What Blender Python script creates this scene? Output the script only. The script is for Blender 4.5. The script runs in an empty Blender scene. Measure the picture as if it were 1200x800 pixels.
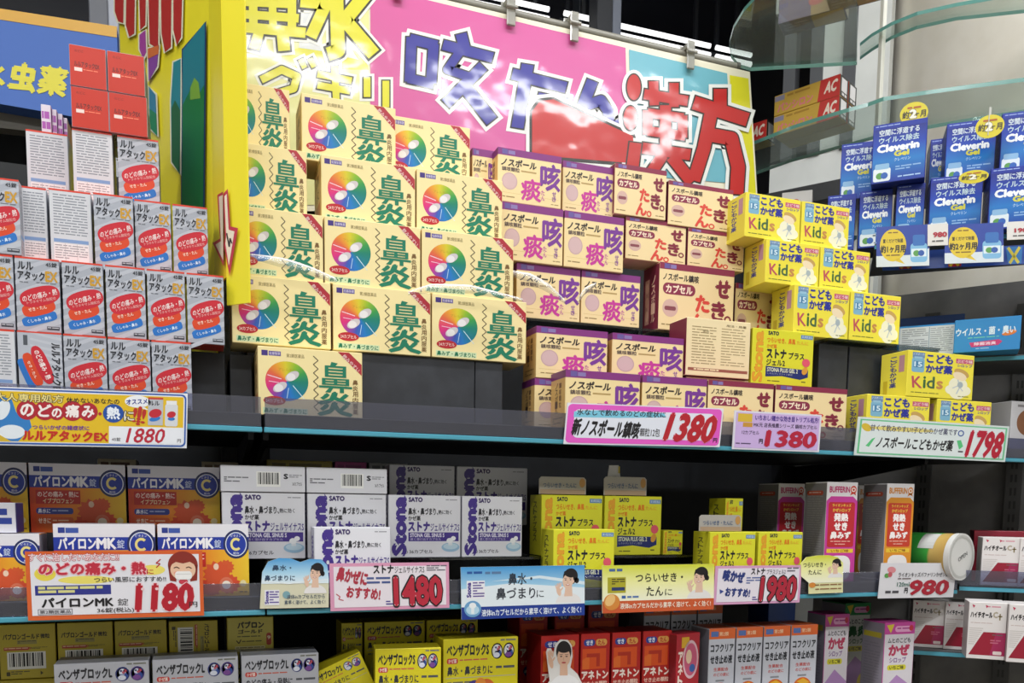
import bpy, bmesh, math, random
from mathutils import Vector, Matrix
random.seed(7)
S = bpy.context.scene
COL = S.collection
# ------------------------------------------------------------------ camera
FPX, PPX, PPY = 1000.0, 600.0, 691.0
CX = Vector((2760, 64, -1000)).normalized()
CZ = Vector((120, 10309, 1000)); CZ = (CZ - CX * CZ.dot(CX)).normalized()
CY = CZ.cross(CX)
W2C = Matrix((( CX.x, CY.x, CZ.x), (CX.y, CY.y, CZ.y), (CX.z, CY.z, CZ.z)))
CAM = Vector((0, -.95, 1.35))
cd = bpy.data.cameras.new('camera'); cam = bpy.data.objects.new('camera', cd); COL.objects.link(cam)
cd.sensor_width = 36; cd.lens = 36 * FPX / 1200; cd.clip_start = .02; cd.clip_end = 50
cd.shift_x = 0; cd.shift_y = (PPY - 400) / 1200
cam.matrix_world = Matrix.Translation(CAM) @ W2C.transposed().to_4x4()
S.camera = cam
# ------------------------------------------------------------------ world, lights, exposure
S.view_settings.view_transform = 'Standard'; S.view_settings.look = 'None'
S.view_settings.gamma = 1; S.view_settings.exposure = -0.62
S.view_settings.use_curve_mapping = False
wd = bpy.data.worlds.new('world'); S.world = wd; wd.use_nodes = True
wd.node_tree.nodes['Background'].inputs[0].default_value = (.8, .9, 1, 1)
wd.node_tree.nodes['Background'].inputs[1].default_value = .05
LAMP_W = 30.0          # watts of each ceiling fixture
LAMPS = [(-1.3, -.5), (.1, -.5), (1.5, -.5), (-1.3, -2.0), (.1, -2.0), (1.5, -2.0)]
CEIL = 3.2

def lin(c):
    c /= 255.0
    return c / 12.92 if c <= .04045 else ((c + .055) / 1.055) ** 2.4
_mats = {}
def rgb(h):
    h = h.lstrip('#')
    return tuple(lin(int(h[i:i + 2], 16)) for i in (0, 2, 4))
def mat(h, rough=.38, metal=0.0):
    """printed card / plastic in one ink colour, with a faint procedural roughness grain"""
    k = (h, rough, metal)
    if k in _mats: return _mats[k]
    m = bpy.data.materials.new('ink_' + h.lstrip('#')); m.use_nodes = True
    nt = m.node_tree; b = nt.nodes['Principled BSDF']
    b.inputs['Base Color'].default_value = (*rgb(h), 1)
    b.inputs['Roughness'].default_value = rough; b.inputs['Metallic'].default_value = metal
    _mats[k] = m
    return m
def noisy(name, h1, h2, scale, rough=.6, bump=0.0, detail=4, metal=0.0, stretch=(1, 1, 1)):
    m = bpy.data.materials.new(name); m.use_nodes = True; nt = m.node_tree; b = nt.nodes['Principled BSDF']
    tc = nt.nodes.new('ShaderNodeTexCoord'); mp = nt.nodes.new('ShaderNodeMapping'); mp.inputs['Scale'].default_value = stretch
    n = nt.nodes.new('ShaderNodeTexNoise'); n.inputs['Scale'].default_value = scale; n.inputs['Detail'].default_value = detail
    r = nt.nodes.new('ShaderNodeValToRGB')
    r.color_ramp.elements[0].color = (*rgb(h1), 1); r.color_ramp.elements[1].color = (*rgb(h2), 1)
    r.color_ramp.elements[0].position = .35; r.color_ramp.elements[1].position = .65
    L = nt.links.new
    L(tc.outputs['Object'], mp.inputs[0]); L(mp.outputs[0], n.inputs['Vector']); L(n.outputs['Fac'], r.inputs[0]); L(r.outputs[0], b.inputs['Base Color'])
    b.inputs['Roughness'].default_value = rough; b.inputs['Metallic'].default_value = metal
    if bump:
        bp = nt.nodes.new('ShaderNodeBump'); bp.inputs['Strength'].default_value = bump; bp.inputs['Distance'].default_value = .004
        L(n.outputs['Fac'], bp.inputs['Height']); L(bp.outputs[0], b.inputs['Normal'])
    return m
def glow(name, h, s):
    m = bpy.data.materials.new(name); m.use_nodes = True; b = m.node_tree.nodes['Principled BSDF']
    b.inputs['Base Color'].default_value = (*rgb(h), 1); b.inputs['Emission Color'].default_value = (*rgb(h), 1); b.inputs['Emission Strength'].default_value = s
    return m
def clear(name, h, gloss=.12, rough=.05, wave=0.0, milk=0.0, fres=.55):
    """clear acrylic or glass sheet: tinted see-through with a Fresnel gloss"""
    m = bpy.data.materials.new(name); m.use_nodes = True; nt = m.node_tree; nt.nodes.clear(); L = nt.links.new
    o = nt.nodes.new('ShaderNodeOutputMaterial'); t = nt.nodes.new('ShaderNodeBsdfTransparent'); t.inputs[0].default_value = (*rgb(h), 1)
    g = nt.nodes.new('ShaderNodeBsdfGlossy'); g.inputs['Roughness'].default_value = rough
    f = nt.nodes.new('ShaderNodeLayerWeight'); f.inputs[0].default_value = .35
    ad = nt.nodes.new('ShaderNodeMath'); ad.operation = 'MULTIPLY_ADD'; ad.inputs[1].default_value = fres; ad.inputs[2].default_value = gloss * .4; ad.use_clamp = True
    mx = nt.nodes.new('ShaderNodeMixShader')
    L(f.outputs['Fresnel'], ad.inputs[0]); L(ad.outputs[0], mx.inputs[0]); L(t.outputs[0], mx.inputs[1]); L(g.outputs[0], mx.inputs[2])
    last = mx
    if milk:
        d = nt.nodes.new('ShaderNodeBsdfDiffuse'); d.inputs[0].default_value = (*rgb(h), 1)
        m2 = nt.nodes.new('ShaderNodeMixShader'); m2.inputs[0].default_value = milk
        L(mx.outputs[0], m2.inputs[1]); L(d.outputs[0], m2.inputs[2]); last = m2
    L(last.outputs[0], o.inputs[0])
    if wave:
        n = nt.nodes.new('ShaderNodeTexNoise'); n.inputs['Scale'].default_value = 18
        bp = nt.nodes.new('ShaderNodeBump'); bp.inputs['Strength'].default_value = wave; bp.inputs['Distance'].default_value = .01
        L(n.outputs['Fac'], bp.inputs['Height']); L(bp.outputs[0], g.inputs['Normal'])
    return m
def wheel_mat():
    """colour wheel printed as a full turn of hues about the emblem's own centre"""
    m = bpy.data.materials.new('colour_wheel_print'); m.use_nodes = True; nt = m.node_tree; b = nt.nodes['Principled BSDF']; L = nt.links.new
    tc = nt.nodes.new('ShaderNodeTexCoord'); mp = nt.nodes.new('ShaderNodeMapping'); mp.inputs['Rotation'].default_value = (math.radians(90), 0, 0)
    g = nt.nodes.new('ShaderNodeTexGradient'); g.gradient_type = 'RADIAL'
    r = nt.nodes.new('ShaderNodeValToRGB'); e = r.color_ramp.elements
    cols = [(0, '#e0406c'), (.08, '#e0663c'), (.16, '#e8a02c'), (.24, '#d8c82c'), (.33, '#8cb82c'), (.42, '#3a9a4a'), (.5, '#12806a'), (.6, '#127a8a'), (.7, '#1878c0'), (.8, '#3a55b4'), (.88, '#a03c9c'), (.95, '#d8287c'), (1, '#e0406c')]
    e[0].position = 0; e[0].color = (*rgb(cols[0][1]), 1); e[1].position = 1; e[1].color = (*rgb(cols[-1][1]), 1)
    for p, c in cols[1:-1]:
        q = e.new(p); q.color = (*rgb(c), 1)
    L(tc.outputs['Object'], mp.inputs[0]); L(mp.outputs[0], g.inputs[0]); L(g.outputs['Fac'], r.inputs[0]); L(r.outputs[0], b.inputs['Base Color'])
    b.inputs['Roughness'].default_value = .35
    return m
def ramp_mat(name, stops, axis='Z', rough=.38):
    """a printed colour blend across the part's own box (the ink itself changes colour)"""
    m = bpy.data.materials.new(name); m.use_nodes = True; nt = m.node_tree; b = nt.nodes['Principled BSDF']; L = nt.links.new
    tc = nt.nodes.new('ShaderNodeTexCoord'); sp = nt.nodes.new('ShaderNodeSeparateXYZ'); r = nt.nodes.new('ShaderNodeValToRGB'); e = r.color_ramp.elements
    e[0].position = stops[0][0]; e[0].color = (*rgb(stops[0][1]), 1); e[1].position = stops[-1][0]; e[1].color = (*rgb(stops[-1][1]), 1)
    for p, c in stops[1:-1]:
        q = e.new(p); q.color = (*rgb(c), 1)
    L(tc.outputs['Generated'], sp.inputs[0]); L(sp.outputs[axis], r.inputs[0]); L(r.outputs[0], b.inputs['Base Color'])
    b.inputs['Roughness'].default_value = rough
    return m
M_BLACK = noisy('black_steel', '#0d0e11', '#15161a', 60, .45)
M_RISER = noisy('charcoal_plastic', '#2a2c31', '#34363c', 40, .5)
M_BACK = noisy('dark_panel', '#101217', '#171a20', 30, .6)
M_EDGE = mat('#4f9fb4', .25)
M_GUARD = clear('acrylic_guard', '#c9cbdc', .12, .12, .12, .05)
M_CLEAR = clear('clear_plastic', '#e4ecee', .15, .06)
M_GLASS = clear('shelf_glass', '#eef4f1', .03, .04, 0, .05, .28)
M_GLASSEDGE = mat('#5d9187', .15)
M_WHEEL = wheel_mat()
M_GREYP = noisy('grey_steel_panel', '#5d5c5b', '#6a6866', 25, .5, stretch=(1, 1, 1))
M_BEIGE = noisy('beige_plaster', '#e6dfd0', '#efe9dc', 14, .75, .05)
M_SKY = ramp_mat('blue_print_blend', [(0, '#e6f2f8'), (.45, '#a8d4ec'), (1, '#3c96d4')])
M_LIME = ramp_mat('lime_print_blend', [(0, '#f4f3da'), (.5, '#f2f0a8'), (1, '#d3d72e')])
M_ORANGE = ramp_mat('orange_print_blend', [(0, '#d0401c'), (.45, '#e8861e'), (1, '#f0c832')], 'X')
M_DEEPBLUE = ramp_mat('deep_blue_print_blend', [(0, '#17349c'), (.4, '#1a78c4'), (.7, '#183fae'), (1, '#152684')])

# ------------------------------------------------------------------ pixel helpers: a photo pixel to a point of the place
def ray(x, y):
    return W2C.transposed() @ Vector(((x - PPX) / FPX, -(y - PPY) / FPX, -1))
def at(x, y, Y):
    d = ray(x, y); return CAM + d * ((Y - CAM.y) / d.y)
def atz(x, y, z):
    d = ray(x, y); return CAM + d * ((z - CAM.z) / d.z)
def atd(x, y, dist):
    return CAM + ray(x, y) * dist
def proj(p):
    c = W2C @ (Vector(p) - CAM); return PPX + FPX * c.x / -c.z, PPY - FPX * c.y / -c.z
def Xat(px, Y, z):
    x = 0.0
    for _ in range(8):
        e = proj((x, Y, z))[0]; e2 = proj((x + .01, Y, z))[0]
        x += .01 * (px - e) / (e2 - e)
    return x

# ------------------------------------------------------------------ lettering
_tx = {}
def glyphs(s):
    if s in _tx: return _tx[s]
    c = bpy.data.curves.new('t', 'FONT'); c.body = s; c.resolution_u = 2; c.dimensions = '2D'; c.fill_mode = 'FRONT'
    o = bpy.data.objects.new('t', c); me = bpy.data.meshes.new_from_object(o)
    v = [(p.co.x, p.co.y) for p in me.vertices]; f = [tuple(p.vertices) for p in me.polygons]
    bpy.data.objects.remove(o); bpy.data.curves.remove(c); bpy.data.meshes.remove(me)
    xs = [p[0] for p in v] or [0, 1]; ys = [p[1] for p in v] or [0, 1]
    _tx[s] = (v, f, min(xs), min(ys), max(max(xs) - min(xs), .05), max(max(ys) - min(ys), .05))
    return _tx[s]

class MB:
    """one mesh object being collected"""
    def __init__(s): s.v = []; s.f = []; s.m = []; s.mats = []; s.smooth = []; s.origin = None
    def mi(s, m):
        if m not in s.mats: s.mats.append(m)
        return s.mats.index(m)
    def poly(s, pts, m, smooth=False):
        n = len(s.v); s.v += [tuple(p) for p in pts]; s.f.append(tuple(range(n, n + len(pts)))); s.m.append(s.mi(m)); s.smooth.append(smooth)
    def raw(s, vs, fs, m, smooth=False):
        n = len(s.v); k = s.mi(m); s.v += [tuple(p) for p in vs]
        for f in fs: s.f.append(tuple(i + n for i in f)); s.m.append(k); s.smooth.append(smooth)
    def bm(s, bm, m, M=None, smooth=False):
        bm.verts.index_update()
        s.raw([(M @ v.co if M else v.co) for v in bm.verts], [[v.index for v in f.verts] for f in bm.faces], m, smooth); bm.free()
    def box(s, x0, y0, z0, x1, y1, z1, m, bev=0.0, M=None, seg=1):
        b = bmesh.new(); bmesh.ops.create_cube(b, size=1)
        for v in b.verts: v.co = Vector((x0 + (v.co.x + .5) * (x1 - x0), y0 + (v.co.y + .5) * (y1 - y0), z0 + (v.co.z + .5) * (z1 - z0)))
        if bev: bmesh.ops.bevel(b, geom=b.edges[:], offset=bev, segments=seg, affect='EDGES', profile=.5)
        s.bm(b, m, M)
    def cyl(s, p0, p1, r0, r1, m, n=20, caps=True):
        p0 = Vector(p0); p1 = Vector(p1); a = (p1 - p0).normalized(); u = a.orthogonal().normalized(); w = a.cross(u)
        vs = []
        for p, r in ((p0, r0), (p1, r1)):
            for i in range(n):
                t = 2 * math.pi * i / n; vs.append(p + u * math.cos(t) * r + w * math.sin(t) * r)
        s.raw(vs, [(i, (i + 1) % n, n + (i + 1) % n, n + i) for i in range(n)], m, True)
        if caps:
            s.poly(vs[:n][::-1], m); s.poly(vs[n:], m)
    def prism(s, pts, off, m):
        """closed slab: outline pts (world), extruded by vector off"""
        off = Vector(off); a = [Vector(p) for p in pts]; b = [p + off for p in a]; n = len(a)
        s.raw(a + b, [tuple(range(n))[::-1], tuple(range(n, 2 * n))] + [(i, (i + 1) % n, n + (i + 1) % n, n + i) for i in range(n)], m)
    def build(s, name, parent=None):
        me = bpy.data.meshes.new(name); vs = s.v
        o = bpy.data.objects.new(name, me)
        if s.origin is not None:
            oo = Vector(s.origin); vs = [tuple(Vector(p) - oo) for p in vs]; o.location = oo
        me.from_pydata(vs, [], s.f)
        for m in s.mats: me.materials.append(m)
        me.polygons.foreach_set('material_index', s.m); me.polygons.foreach_set('use_smooth', s.smooth)
        me.update(); COL.objects.link(o); o.parent = parent
        return o

class Thing:
    """an Empty whose parts are collected by name"""
    def __init__(s, name): s.name = name; s.parts = {}; s.sub = {}
    def __getitem__(s, k):
        if k not in s.parts: s.parts[k] = MB()
        return s.parts[k]
    def build(s, label, cat, group=None, loc=None):
        """collected world-space parts under an Empty at loc (parts are shifted so that loc is their zero)"""
        o = bpy.data.objects.new(s.name, None); o.empty_display_size = .02; COL.objects.link(o)
        if loc is not None:
            o.location = loc
        for k, mb in s.parts.items():
            if not mb.f: continue
            if loc is not None:
                l = Vector(loc); mb.v = [tuple(Vector(p) - l) for p in mb.v]
            mb.build(k, o)
        tag(o, label, cat, group)
        return o
def tag(o, label, cat, group=None):
    o['label'] = label; o['category'] = cat
    if group: o['group'] = group
    return o
def struct(o): o['kind'] = 'structure'; return o
def dup(root, loc, rot, scale, label, group):
    r = root.copy(); COL.objects.link(r); r.location = loc; r.rotation_euler = rot; r.scale = scale
    r['label'] = label
    if group: r['group'] = group
    for ch in root.children:
        c = ch.copy(); COL.objects.link(c); c.parent = r
    return r

EPS = .00006
class Face:
    """a flat printed face: design units with y down from its top left corner"""
    def __init__(s, thing, part, TL, TR, BL, W, H, lift=0.0):
        s.th = thing; s.part = part; s.TL = Vector(TL); s.eu = (Vector(TR) - s.TL) / W; s.ev = (Vector(BL) - s.TL) / H
        s.n = s.ev.cross(s.eu).normalized(); s.W = W; s.H = H; s.lift = lift
    def use(s, part): s.part = part; return s
    def P(s, x, y, L): return s.TL + s.eu * x + s.ev * y + s.n * (L * EPS + s.lift)
    def m(s, c): return mat(c) if isinstance(c, str) else c
    def p(s, pts, c, L=1): s.th[s.part].poly([s.P(x, y, L) for x, y in pts], s.m(c))
    def r(s, x0, y0, x1, y1, c, L=1): s.p([(x0, y0), (x0, y1), (x1, y1), (x1, y0)], c, L)
    def full(s, c, L=.5, i=0): s.r(i, i, s.W - i, s.H - i, c, L)
    def e(s, cx, cy, rx, ry, c, L=1, rot=0, n=28, a0=0, a1=360):
        k = math.radians(rot); ck, sk = math.cos(k), math.sin(k); pts = []
        for i in range(n):
            t = math.radians(a0 + (a1 - a0) * i / (n if a1 - a0 >= 360 else n - 1)); x, y = rx * math.cos(t), ry * math.sin(t)
            pts.append((cx + x * ck - y * sk, cy + x * sk + y * ck))
        s.p(pts, c, L)
    def rr(s, x0, y0, x1, y1, q, c, L=1):
        pts = []
        for cx, cy, a in ((x1 - q, y1 - q, 0), (x0 + q, y1 - q, 90), (x0 + q, y0 + q, 180), (x1 - q, y0 + q, 270)):
            for i in range(6):
                t = math.radians(a + 18 * i); pts.append((cx + q * math.cos(t), cy + q * math.sin(t)))
        s.p(pts, c, L)
    def cap(s, cx, cy, rx, ry, c, L=1, rot=0, k=3.0, n=32):
        """rounded lozenge (superellipse)"""
        a = math.radians(rot); ca, sa = math.cos(a), math.sin(a); pts = []
        for i in range(n):
            t = 2 * math.pi * i / n; u, v = math.cos(t), math.sin(t)
            x = rx * math.copysign(abs(u) ** (2 / k), u); y = ry * math.copysign(abs(v) ** (2 / k), v)
            pts.append((cx + x * ca - y * sa, cy + x * sa + y * ca))
        s.p(pts, c, L)
    def ring(s, cx, cy, r0, r1, c, L=1, a0=0, a1=360, n=28):
        pts = lambda r: [(cx + r * math.cos(math.radians(a0 + (a1 - a0) * i / n)), cy + r * math.sin(math.radians(a0 + (a1 - a0) * i / n))) for i in range(n + 1)]
        a, b = pts(r0), pts(r1)
        s.th[s.part].raw([s.P(x, y, L) for x, y in a + b], [(i, i + 1, n + 2 + i, n + 1 + i) for i in range(n)], s.m(c))
    def line(s, pts, w, c, L=2):
        for (x0, y0), (x1, y1) in zip(pts, pts[1:]):
            dx, dy = x1 - x0, y1 - y0; d = math.hypot(dx, dy) or 1; nx, ny = -dy / d * w / 2, dx / d * w / 2
            s.p([(x0 + nx, y0 + ny), (x1 + nx, y1 + ny), (x1 - nx, y1 - ny), (x0 - nx, y0 - ny)], c, L)
    def t(s, txt, x0, y0, x1, y1, c, L=4, b=.03, rot=0, ol=0, olc='#ffffff', shear=0):
        v, f, mx, my, w, h = glyphs(txt)
        if not f: return
        k = math.radians(rot); ck, sk = math.cos(k), math.sin(k); cx, cy = (x0 + x1) / 2, (y0 + y1) / 2
        W, H = x1 - x0, y1 - y0
        def put(sx, sy, m, LL):
            out = []
            for (px, py) in v:
                fx = ((px - mx) / w - .5) * W + sx * W / w; fy = (.5 - (py - my) / h) * H + sy * H / h
                fx -= shear * fy
                out.append(s.P(cx + fx * ck - fy * sk, cy + fx * sk + fy * ck, LL))
            s.th[s.part].raw(out, f, m)
        if ol:
            mo = s.m(olc)
            for i in range(16):
                a = math.pi * i / 8; put(ol * math.cos(a), ol * math.sin(a), mo, L - .5 + .02 * i)
        mm = s.m(c); put(0, 0, mm, L)
        if b:
            for i, (dx, dy) in enumerate(((b, 0), (-b, 0), (0, b), (0, -b))): put(dx, dy, mm, L + .02 + .02 * i)
    def vt(s, txt, x0, y0, x1, y1, c, L=4, b=.03, **k):
        h = (y1 - y0) / len(txt)
        for i, ch in enumerate(txt): s.t(ch, x0, y0 + h * (i + .06), x1, y0 + h * (i + .94), c, L, b, **k)
    def small(s, x0, y0, x1, y1, n, c, L=2, fill=.5, seed=1):
        """rows of small print"""
        rnd = random.Random(seed); h = (y1 - y0) / n
        for i in range(n):
            x = x0
            while x < x1 - h:
                w = min(x1 - x, h * rnd.uniform(1.2, 5)); s.r(x, y0 + i * h, x + w, y0 + i * h + h * fill, c, L); x += w + h * .45
                if rnd.random() < .04: break
    def bars(s, x0, y0, x1, y1, L=2):
        s.r(x0, y0, x1, y1, '#f2f2ee', L); rnd = random.Random(3); x = x0 + (x1 - x0) * .06; u = (x1 - x0) / 60
        while x < x1 - u * 4:
            w = u * rnd.choice((1, 1, 2, 3)); s.r(x, y0 + (y1 - y0) * .06, x + w, y1 - (y1 - y0) * .16, '#15151a', L + 1); x += w + u * rnd.choice((1, 1, 2))

class Carton(Thing):
    """folding carton, front at y=0, base centre-front at the origin"""
    def __init__(s, name, w, d, h, col, side=None, top=None, bev=.0006):
        super().__init__(name); s.w, s.d, s.h = w, d, h
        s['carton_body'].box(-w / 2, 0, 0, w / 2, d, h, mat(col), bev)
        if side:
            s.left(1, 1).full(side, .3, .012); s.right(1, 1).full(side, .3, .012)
        if top:
            s.topf(1, 1).full(top, .3, .012); s.bottom(1, 1).full(top, .3, .012)
        # glue seam and tuck flap edges of the folded card
    def front(s, W, H): return Face(s, 'carton_body', (-s.w / 2, 0, s.h), (s.w / 2, 0, s.h), (-s.w / 2, 0, 0), W, H)
    def left(s, W, H): return Face(s, 'carton_body', (-s.w / 2, s.d, s.h), (-s.w / 2, 0, s.h), (-s.w / 2, s.d, 0), W, H)
    def right(s, W, H): return Face(s, 'carton_body', (s.w / 2, 0, s.h), (s.w / 2, s.d, s.h), (s.w / 2, 0, 0), W, H)
    def topf(s, W, H): return Face(s, 'carton_body', (-s.w / 2, s.d, s.h), (s.w / 2, s.d, s.h), (-s.w / 2, 0, s.h), W, H)
    def bottom(s, W, H): return Face(s, 'carton_body', (-s.w / 2, 0, 0), (s.w / 2, 0, 0), (-s.w / 2, s.d, 0), W, H)
    def done(s):
        o = bpy.data.objects.new(s.name, None); o.empty_display_size = .02; COL.objects.link(o)
        for k, mb in s.parts.items():
            if mb.f: mb.build(k, o)
        s.root = o; s.used = False
        return s
CAT = 'medicine box'
def put(c, loc, label, group, rot=(0, 0, 0), scale=(1, 1, 1), cat=CAT):
    if not c.used:
        c.used = True; o = c.root; o.location = loc; o.rotation_euler = rot; o.scale = scale
        return tag(o, label, cat, group)
    o = dup(c.root, loc, rot, scale, label, group); o['category'] = cat
    return o
def row(c, Y, z0, z1, items, group, gap=.0008, cat=CAT):
    """items: (left pixel, right pixel, label[, Y]) of the front faces of boxes standing side by side"""
    zm = (z0 + z1) / 2
    for it in items:
        y = it[3] if len(it) > 3 else Y
        a, b = Xat(it[0], y, zm), Xat(it[1], y, zm)
        put(c, ((a + b) / 2, y, z0), it[2], group, (0, 0, 0), ((b - a - gap) / c.w, 1, (z1 - z0 - .0004) / c.h), cat)
# ================================================================== the shop room
def slab(name, x0, y0, z0, x1, y1, z1, m):
    b = MB(); b.box(x0, y0, z0, x1, y1, z1, m); return struct(b.build(name))
slab('floor', -3, -3.4, -.1, 3.6, 3.2, 0, noisy('floor_vinyl', '#8f8a80', '#9a958b', 5, .35))
slab('ceiling', -3, -3.4, CEIL, 3.6, 3.2, CEIL + .1, noisy('ceiling_board', '#c9c8c4', '#d4d3cf', 30, .8))
M_WALL = noisy('wall_paint', '#c9c6be', '#d2cfc8', 8, .7)
slab('wall_front', -3, -3.5, 0, 3.6, -3.4, CEIL, M_WALL)
slab('wall_left', -3.1, -3.4, 0, -3, 3.2, CEIL, M_WALL)
slab('wall_right', 3.6, -3.4, 0, 3.7, 3.2, CEIL, M_WALL)
slab('wall_back', -3, 1.62, 0, 3.6, 1.72, CEIL, noisy('night_window_wall', '#0d0f1c', '#111422', 3, .4))
# ceiling lights
def ceiling_light(x, y, label):
    t = Thing('ceiling_light'); z = CEIL
    t['housing'].box(-.64, -.13, -.06, .64, .13, 0, mat('#dcdcd8', .5), .004)
    for dy in (-.06, .06): t['tube'].cyl((-.6, dy, -.085), (.6, dy, -.085), .014, .014, M_TUBE, 16)
    o = t.build(label, 'ceiling light', 'ceiling lights over the aisle'); o.location = (x, y, z)
    l = bpy.data.lights.new('ceiling_lamp', 'AREA'); l.shape = 'RECTANGLE'; l.size = 1.2; l.size_y = .16; l.energy = LAMP_W; l.color = (.97, .985, 1)
    lo = bpy.data.objects.new('lamp_light', l); COL.objects.link(lo); lo.parent = o; lo.location = (0, 0, -.105)
M_TUBE = glow('fluorescent_tube', '#f6fbff', 4.0)
for i, (x, y) in enumerate(LAMPS):
    ceiling_light(x, y, ('twin tube fluorescent ceiling light over the aisle, %s of the row %s' % (('first', 'middle', 'last')[i % 3], ('nearest the shelves', 'farther from the shelves')[i // 3])))
# fluorescent lights seen above the banner, hung far behind it
YB = 1.25
def back_light(px0, px1, label, y0, y1):
    t = Thing('fluorescent_light'); z = at(760, 44, YB).z
    a, b = Xat(px0, YB, z), Xat(px1, YB, z)
    c = Vector(((a + b) / 2, YB, z)); hw = (b - a) / 2
    t['housing'].box(c.x - hw, YB + .03, z - .018, c.x + hw, YB + .06, z + .02, mat('#15171c', .5), .003)
    t['tube'].cyl((a, YB, z + .014), (b, YB, z + .014), .0065, .0065, M_TUBE2, 14)
    t['tube.001'].cyl((a, YB, z - .011), (b, YB, z - .011), .0075, .0075, M_TUBE2, 14)
    t['hanger'].box(a + .02, YB + .035, z + .03, a + .03, YB + .045, CEIL, mat('#24262c'))
    t['hanger.001'].box(b - .03, YB + .035, z + .03, b - .02, YB + .045, CEIL, mat('#24262c'))
    t.build(label, 'fluorescent light', 'fluorescent lights behind the banner')
M_TUBE2 = glow('bright_tube', '#ffffff', 1.6)
back_light(470, 643, 'long twin tube light behind the pink part of the banner top edge', 0, 0)
back_light(661, 700, 'short twin tube light left of the grey post above the banner', 0, 0)
back_light(708, 832, 'long twin tube light right of the grey post above the banner', 0, 0)
back_light(839, 880, 'short twin tube light half behind the round glass shelf', 0, 0)
def post(name, px0, px1, Y, col1, col2, z0, z1, label):
    t = Thing(name); z = 2.3
    a, b = Xat(px0, Y, z), Xat(px1, Y, z); c = b - (b - a) * .35
    t['post_body'].box(a, Y, z0, c, Y + .05, z1, mat(col1, .5), .002)
    t['side_strip'].box(c, Y - .001, z0, b, Y + .05, z1, mat(col2, .5), .002)
    t.build(label, 'post', None)
post('steel_post', 697, 725, 1.1, '#3a3c42', '#8a90a0', 0, CEIL, 'grey steel post rising above the banner between two lights')
post('steel_post', 104, 139, 1.0, '#6c6e74', '#b6b9c2', 0, CEIL, 'pale grey post at the right end of the blue hanging sign')
post('steel_post', 676, 681, 1.3, '#3c4048', '#555a64', 0, CEIL, 'thin dark post beside the banner clip above the pink panel')

# ------------------------------------------------------------------ gondola shelving
ZU, ZL, ZB = 1.446, 1.252, 1.0405       # tops of the upper, lower and bottom shelf boards
XS0, XS1, XS2 = -.62, .0635, 1.04
DEPTH = .40
def gondola(x0, x1, label):
    t = Thing('display_gondola')
    t['back_panel'].box(x0, DEPTH, 0, x1, DEPTH + .02, 1.80, M_BACK)
    t['base_plinth'].box(x0, .03, 0, x1, DEPTH, .14, M_BLACK, .003)
    for i, x in enumerate((x0 + .004, x1 - .034)):
        k = 'upright' + ('' if i == 0 else '.%03d' % i)
        t[k].box(x, DEPTH - .03, .14, x + .03, DEPTH, 1.80, M_BLACK, .001)
        for j in range(70):
            z = .2 + j * .0225; t[k].box(x + .009, DEPTH - .0305, z, x + .013, DEPTH - .0298, z + .012, mat('#020203')); t[k].box(x + .018, DEPTH - .0305, z, x + .022, DEPTH - .0298, z + .012, mat('#020203'))
    t.build(label, 'shelving', 'shelving bays')
    for z, nm in ((ZU, 'upper'), (ZL, 'lower'), (ZB, 'bottom')):
        s = Thing('shelf')
        s['shelf_board'].box(x0 + .001, .002, z - .014, x1 - .001, DEPTH - .031, z - .0003, M_BLACK, .001)
        s['edge_strip'].box(x0 + .001, -.004, z - .0205, x1 - .001, .002, z - .015, M_EDGE, .0008)
        s['front_guard'].box(x0 + .002, -.004, z - .0145, x1 - .002, -.0025, z + (.016 if z == ZU else .014), M_GUARD, .0004)
        for xx in (x0 + .004, x1 - .012):
            s['shelf_bracket' + ('' if xx < x0 + .1 else '.001')].prism([(xx, DEPTH - .031, z - .015), (xx, .06, z - .015), (xx, .06, z - .024), (xx, DEPTH - .031, z - .06)], (.006, 0, 0), M_BLACK)
        s.build('%s black shelf with clear front guard and blue edge in the %s bay' % (nm, 'left' if x1 < .1 else 'middle'), 'shelf', 'gondola shelves')
t = Thing('shelf')
t['shelf_board'].prism([(1.0412, .002, ZU - .014), (1.27, .002, ZU - .014), (1.27, .10, ZU - .014), (1.12, .33, ZU - .014), (1.0412, .36, ZU - .014)], (0, 0, .0137), M_BLACK)
t['edge_strip'].box(1.0412, -.004, ZU - .0205, 1.27, .002, ZU - .015, M_EDGE, .0008)
t['front_guard'].box(1.0422, -.004, ZU - .0145, 1.269, -.0025, ZU + .014, M_GUARD, .0004)
t.build('short black corner shelf continuing the upper shelf at the right picture edge', 'shelf', 'gondola shelves')
gondola(XS0, XS1, 'black shelving bay on the left under the silver cold remedies')
gondola(XS1, XS2, 'black shelving bay in the middle under the cream rhinitis boxes')

def riser(x0, x1, y0, y1, z0, z1, label):
    z0 += .0003
    t = Thing('display_riser'); w = .002
    t['front_board'].box(x0, y0, z0, x1, y0 + w, z1, M_RISER, .0006)
    t['top_board'].box(x0, y0 + w, z1 - w, x1, y1, z1, M_RISER, .0006)
    t['end_board'].box(x0, y0 + w, z0, x0 + w, y1, z1 - w, M_RISER)
    t['end_board.001'].box(x1 - w, y0 + w, z0, x1, y1, z1 - w, M_RISER)
    t['back_board'].box(x0 + w, y1 - w, z0, x1 - w, y1, z1 - w, M_RISER)
    t.build(label, 'display riser', 'charcoal risers')
XRA = Xat(556, .054, 1.49)
riser(-.26, .0290, .082, .2, ZU, 1.5182, 'charcoal riser behind the front row of silver cold remedies')
riser(.034, .0580, .082, .2, ZU, 1.5182, 'narrow charcoal riser left of the single cream rhinitis box')
riser(.064, .1765, .0845, .24, ZU, 1.5250, 'charcoal riser behind the single cream rhinitis box')
riser(.1775, XRA, .054, .24, ZU, 1.5250, 'charcoal riser right of the single cream rhinitis box')
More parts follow.
